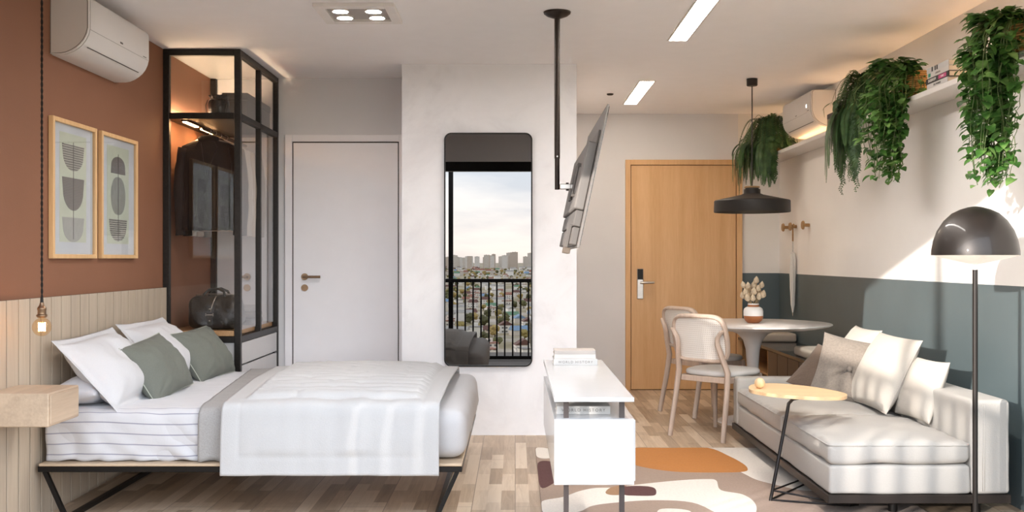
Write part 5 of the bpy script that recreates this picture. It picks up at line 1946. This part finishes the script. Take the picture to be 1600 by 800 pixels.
box(bm, .13, 2.0, 3.62, 6.655, .0005, .008, .002, 1, 0)
for i, (mi_, pts) in enumerate(shapes):
    lp = smooth_loop(pts, 5)
    lp = [(min(1.998, max(.131, x)), min(6.654, max(3.621, y))) for x, y in lp]
    z = .0083 + .00015 * i
    f = bm.faces.new([bm.verts.new((x, y, z)) for x, y in lp])
    if f.normal.z < 0:
        f.normal_flip()
    f.material_index = mi_
    lo = [bm.verts.new((x, y, .0078)) for x, y in lp]
    vs_ = list(f.verts)
    for k in range(len(lp)):
        g = bm.faces.new((vs_[k], vs_[(k + 1) % len(lp)], lo[(k + 1) % len(lp)], lo[k]))
        g.material_index = mi_
single('rug', bm, rm, 'taupe rug with ochre, ivory and maroon blob shapes before the sofa', 'rug', (1.06, 5.1, 0))
# ------------------------------------------------------------------ the city below the balcony (seen in the mirror)
GZ = -60.
def ground_mat():
    m, nt, b = nodes('hazy town ground')
    b.inputs['Roughness'].default_value = .9
    v = coords(nt)
    n = N(nt, 'ShaderNodeTexNoise', Scale=.012, Detail=9., Roughness=.7)
    L(nt, v, n.inputs['Vector'])
    n2 = N(nt, 'ShaderNodeTexVoronoi', Scale=.03)
    L(nt, v, n2.inputs['Vector'])
    c = ramp(nt, n.outputs['Fac'], [(.35, '7a7050'), (.48, '958866'), (.56, 'b3a898'), (.7, 'c5b8aa')])
    L(nt, c, b.inputs['Base Color'])
    return m
bm = nb()
vs_ = [bm.verts.new(p) for p in ((-9000, -14000, GZ), (9000, -14000, GZ), (9000, 400, GZ), (-9000, 400, GZ))]
bm.faces.new(vs_)
struct('ground_town', bm, ground_mat(), 'hazy town ground far below the balcony')
rng = random.Random(12)
WALLC = [plain('town wall ' + c, c, .8, var=.06, nscale=.4) for c in ('e6e0d6', 'd9cfc2', 'f0ece6', 'c9b9a6', 'd9b98a')]
def win_wall(c):
    m, nt, b = nodes('windowed wall ' + c)
    b.inputs['Roughness'].default_value = .7
    v = coords(nt)
    sp = N(nt, 'ShaderNodeSeparateXYZ'); L(nt, v, sp.inputs[0])
    a = N(nt, 'ShaderNodeMath', operation='ADD'); L(nt, sp.outputs['X'], a.inputs[0]); L(nt, sp.outputs['Y'], a.inputs[1])
    cb = N(nt, 'ShaderNodeCombineXYZ'); L(nt, a.outputs[0], cb.inputs[0]); L(nt, sp.outputs['Z'], cb.inputs[1])
    br = N(nt, 'ShaderNodeTexBrick'); br.offset = 0
    br.inputs['Scale'].default_value = 1; br.inputs['Brick Width'].default_value = 3.2; br.inputs['Row Height'].default_value = 3.
    br.inputs['Mortar Size'].default_value = .85; br.inputs['Color1'].default_value = lin('6f6a66'); br.inputs['Color2'].default_value = lin('8a8580'); br.inputs['Mortar'].default_value = lin(c)
    L(nt, cb.outputs[0], br.inputs['Vector']); L(nt, br.outputs['Color'], b.inputs['Base Color'])
    return m
WINW = [win_wall(c) for c in ('e3d9cd', 'd6c6b6', 'eee8e0')]
ROOFC = [(plain('town roof ' + c, c, .8, var=.1, nscale=.5), nm) for c, nm in (('9a6a58', 'red'), ('6a4a40', 'brown'), ('8a8682', 'grey'), ('a8a39c', 'pale grey'), ('8098b0', 'blue'), ('6a8a6e', 'green'))]
def house_mesh(w_, d_, h_, wall, roof, kind):
    bm = nb()
    box(bm, -w_ / 2, w_ / 2, -d_ / 2, d_ / 2, 0, h_, mi=0)
    if kind == 'gable':
        rh = d_ * .32
        P = [(-w_ / 2 - .4, -d_ / 2 - .5, h_), (w_ / 2 + .4, -d_ / 2 - .5, h_), (w_ / 2 + .4, d_ / 2 + .5, h_), (-w_ / 2 - .4, d_ / 2 + .5, h_), (-w_ / 2 - .4, 0, h_ + rh), (w_ / 2 + .4, 0, h_ + rh)]
        v = [bm.verts.new(p) for p in P]
        for f in ((0, 1, 5, 4), (2, 3, 4, 5), (0, 4, 3), (1, 2, 5), (0, 3, 2, 1)):
            bm.faces.new([v[i] for i in f]).material_index = 1
    else:
        box(bm, -w_ / 2 - .3, w_ / 2 + .3, -d_ / 2 - .3, d_ / 2 + .3, h_, h_ + .6, mi=1)
        box(bm, -w_ * .15, w_ * .15, -d_ * .2, d_ * .2, h_ + .6, h_ + 3, mi=0)
    bmesh.ops.recalc_face_normals(bm, faces=bm.faces[:])
    me = bpy.data.meshes.new('town_house')
    bm.to_mesh(me); bm.free()
    me.materials.append(wall); me.materials.append(roof)
    return me
CITY_H = 'low town houses below the balcony'
def place(name, me, x, y, rz, label, cat, group):
    o = bpy.data.objects.new(name, me)
    COL.objects.link(o)
    o.location = (x, y, GZ)
    o.rotation_euler = (0, 0, rz)
    o['label'] = label; o['category'] = cat; o['group'] = group
    return o
variants = []
for i in range(12):
    k = i % 6
    kind = 'gable' if i % 3 else 'flat'
    rf, nm = ROOFC[[0, 1, 0, 2, 1, 3, 0, 4, 1, 2, 0, 5][i]]
    variants.append((house_mesh(rng.uniform(9, 20), rng.uniform(8, 12), rng.uniform(4, 9), [WINW, WALLC][i % 2][i % 3], rf, kind), nm, kind))
def wedge(D):
    """x range of the mirror's view at D metres beyond it, with a margin"""
    return -.070 * D - 3, .026 * D + 3
taken = []
def free(x, y, r):
    for (a_, b_, c_) in taken:
        if (x - a_) ** 2 + (y - b_) ** 2 < (r + c_) ** 2:
            return False
    taken.append((x, y, r))
    return True
def scatter(n, d0, d1, r, seed, pw):
    rg = random.Random(seed)
    out = []
    for _ in range(n * 12):
        if len(out) >= n:
            break
        D = d0 * (d1 / d0) ** (rg.random() ** pw)
        a_, b_ = wedge(D)
        x = rg.uniform(a_, b_)
        if free(x, 7.17 - D, r):
            out.append((x, 7.17 - D))
    return out
for (x, y) in scatter(120, 600, 3600, 11.5, 5, .8):
    me, nm, kind = variants[rng.randrange(12)]
    place('town_house', me, x, y, rng.choice((0, .2, -.3, 1.4)), nm + '-roofed pale town house seen small in the mirror', 'house', nm + '-roofed town houses in the mirror')
def wedge(D):
    return -.070 * D - 3, .026 * D + 3
for (x, y) in scatter(60, 3600, 5500, 17, 15, 1.):
    me, nm, kind = variants[rng.randrange(12)]
    o = place('town_house', me, x, y, rng.choice((0, .2, -.3)), nm + '-roofed pale town house seen small in the mirror', 'house', nm + '-roofed town houses in the mirror')
    o.scale = (1.5, 1.5, 1.9)
for i, (x, y) in enumerate(scatter(34, 5600, 7600, 26, 8, 1.)):
    hgt = rng.uniform(66, 84) + (22 if x > -150 else 0) * rng.random()
    me = house_mesh(rng.uniform(20, 40), 20, hgt, WINW[i % 3], ROOFC[3][0], 'flat')
    me.name = 'tower_block'
    place('tower_block', me, x, y, 0, 'distant pale tower block on the skyline in the mirror', 'tower block', 'skyline towers in the mirror')
# trees
def tree_mesh(seed):
    bm = nb()
    tube(bm, [(0, 0, 0), (0, 0, 4)], [.5, .35], 7)
    for f in bm.faces: f.material_index = 1
    r_ = random.Random(seed)
    for k in range(7):
        c = Vector((r_.uniform(-2, 2), r_.uniform(-2, 2), r_.uniform(3.5, 8)))
        g = bmesh.ops.create_icosphere(bm, subdivisions=2, radius=r_.uniform(1.8, 3.0), matrix=Matrix.Translation(c))
        for v in g['verts']:
            v.co += (v.co - c).normalized() * nz(v.co, .8, seed) * 1.1
    me = bpy.data.meshes.new('town_tree')
    bm.to_mesh(me); bm.free()
    return me
tm = []
for i, c in enumerate(('6a6844', '7c7346', '94834c', '5c5a3c', 'a8905a')):
    me = tree_mesh(i)
    me.materials.append(plain('town foliage ' + c, c, .9, var=.25, nscale=.6)); me.materials.append(plain('town trunk ' + c, '4a3a2a', .9))
    tm.append(me)
for (x, y) in scatter(60, 3600, 5500, 11, 16, 1.):
    o = place('town_tree', tm[rng.randrange(5)], x, y, rng.uniform(0, 6), 'small town tree among the houses in the mirror', 'tree', 'town trees in the mirror')
    o.scale = (2., 2., 1.4)
for (x, y) in scatter(170, 600, 4200, 5.5, 6, .75):
    o = place('town_tree', tm[rng.randrange(5)], x, y, rng.uniform(0, 6), 'small town tree among the houses in the mirror', 'tree', 'town trees in the mirror')
    s = rng.uniform(.8, 1.15)
    o.scale = (s * 1.1, s, s * .9)

# the rest of the town, to either side of what the mirror shows here
bm = nb()
rg = random.Random(77)
for _ in range(2600):
    D = 600 * (5200 / 600) ** (rg.random() ** .8)
    x = rg.uniform(-.34 * D, .30 * D)
    a_, b_ = wedge(D)
    if a_ - 14 < x < b_ + 14:
        continue
    s = 1 + D / 3500
    w_, d_, h_ = rg.uniform(4, 9) * s, rg.uniform(4, 6) * s, rg.uniform(4, 10) * s
    y = 7.17 - D
    if rg.random() < .55:
        box(bm, x - w_, x + w_, y - d_, y + d_, GZ, GZ + h_, mi=rg.randrange(3))
        box(bm, x - w_ - .4, x + w_ + .4, y - d_ - .4, y + d_ + .4, GZ + h_, GZ + h_ + 1., mi=3 + rg.randrange(3))
    else:
        bmesh.ops.create_icosphere(bm, subdivisions=1, radius=rg.uniform(4, 6) * s, matrix=Matrix.Translation((x, y, GZ + 4)))
        bm.faces.ensure_lookup_table()
        for f in bm.faces[-80:]:
            f.material_index = 6 + (_ % 2)
for _ in range(150):
    D = rg.uniform(5600, 7600)
    x = rg.uniform(-.34 * D, .30 * D)
    a_, b_ = wedge(D)
    if a_ - 30 < x < b_ + 30:
        continue
    h_ = rg.uniform(62, 90)
    w_ = rg.uniform(10, 22)
    box(bm, x - w_, x + w_, 7.17 - D - 10, 7.17 - D + 10, GZ, GZ + h_, mi=8)
o = part('town_sprawl', bm, [WALLC[0], WALLC[1], WALLC[2], ROOFC[0][0], ROOFC[1][0], ROOFC[2][0], tm[0].materials[0], tm[2].materials[0], WINW[0]])
o['label'] = 'sprawl of far houses and trees to the sides of the mirrored town'
o['category'] = 'town'
o['kind'] = 'stuff'
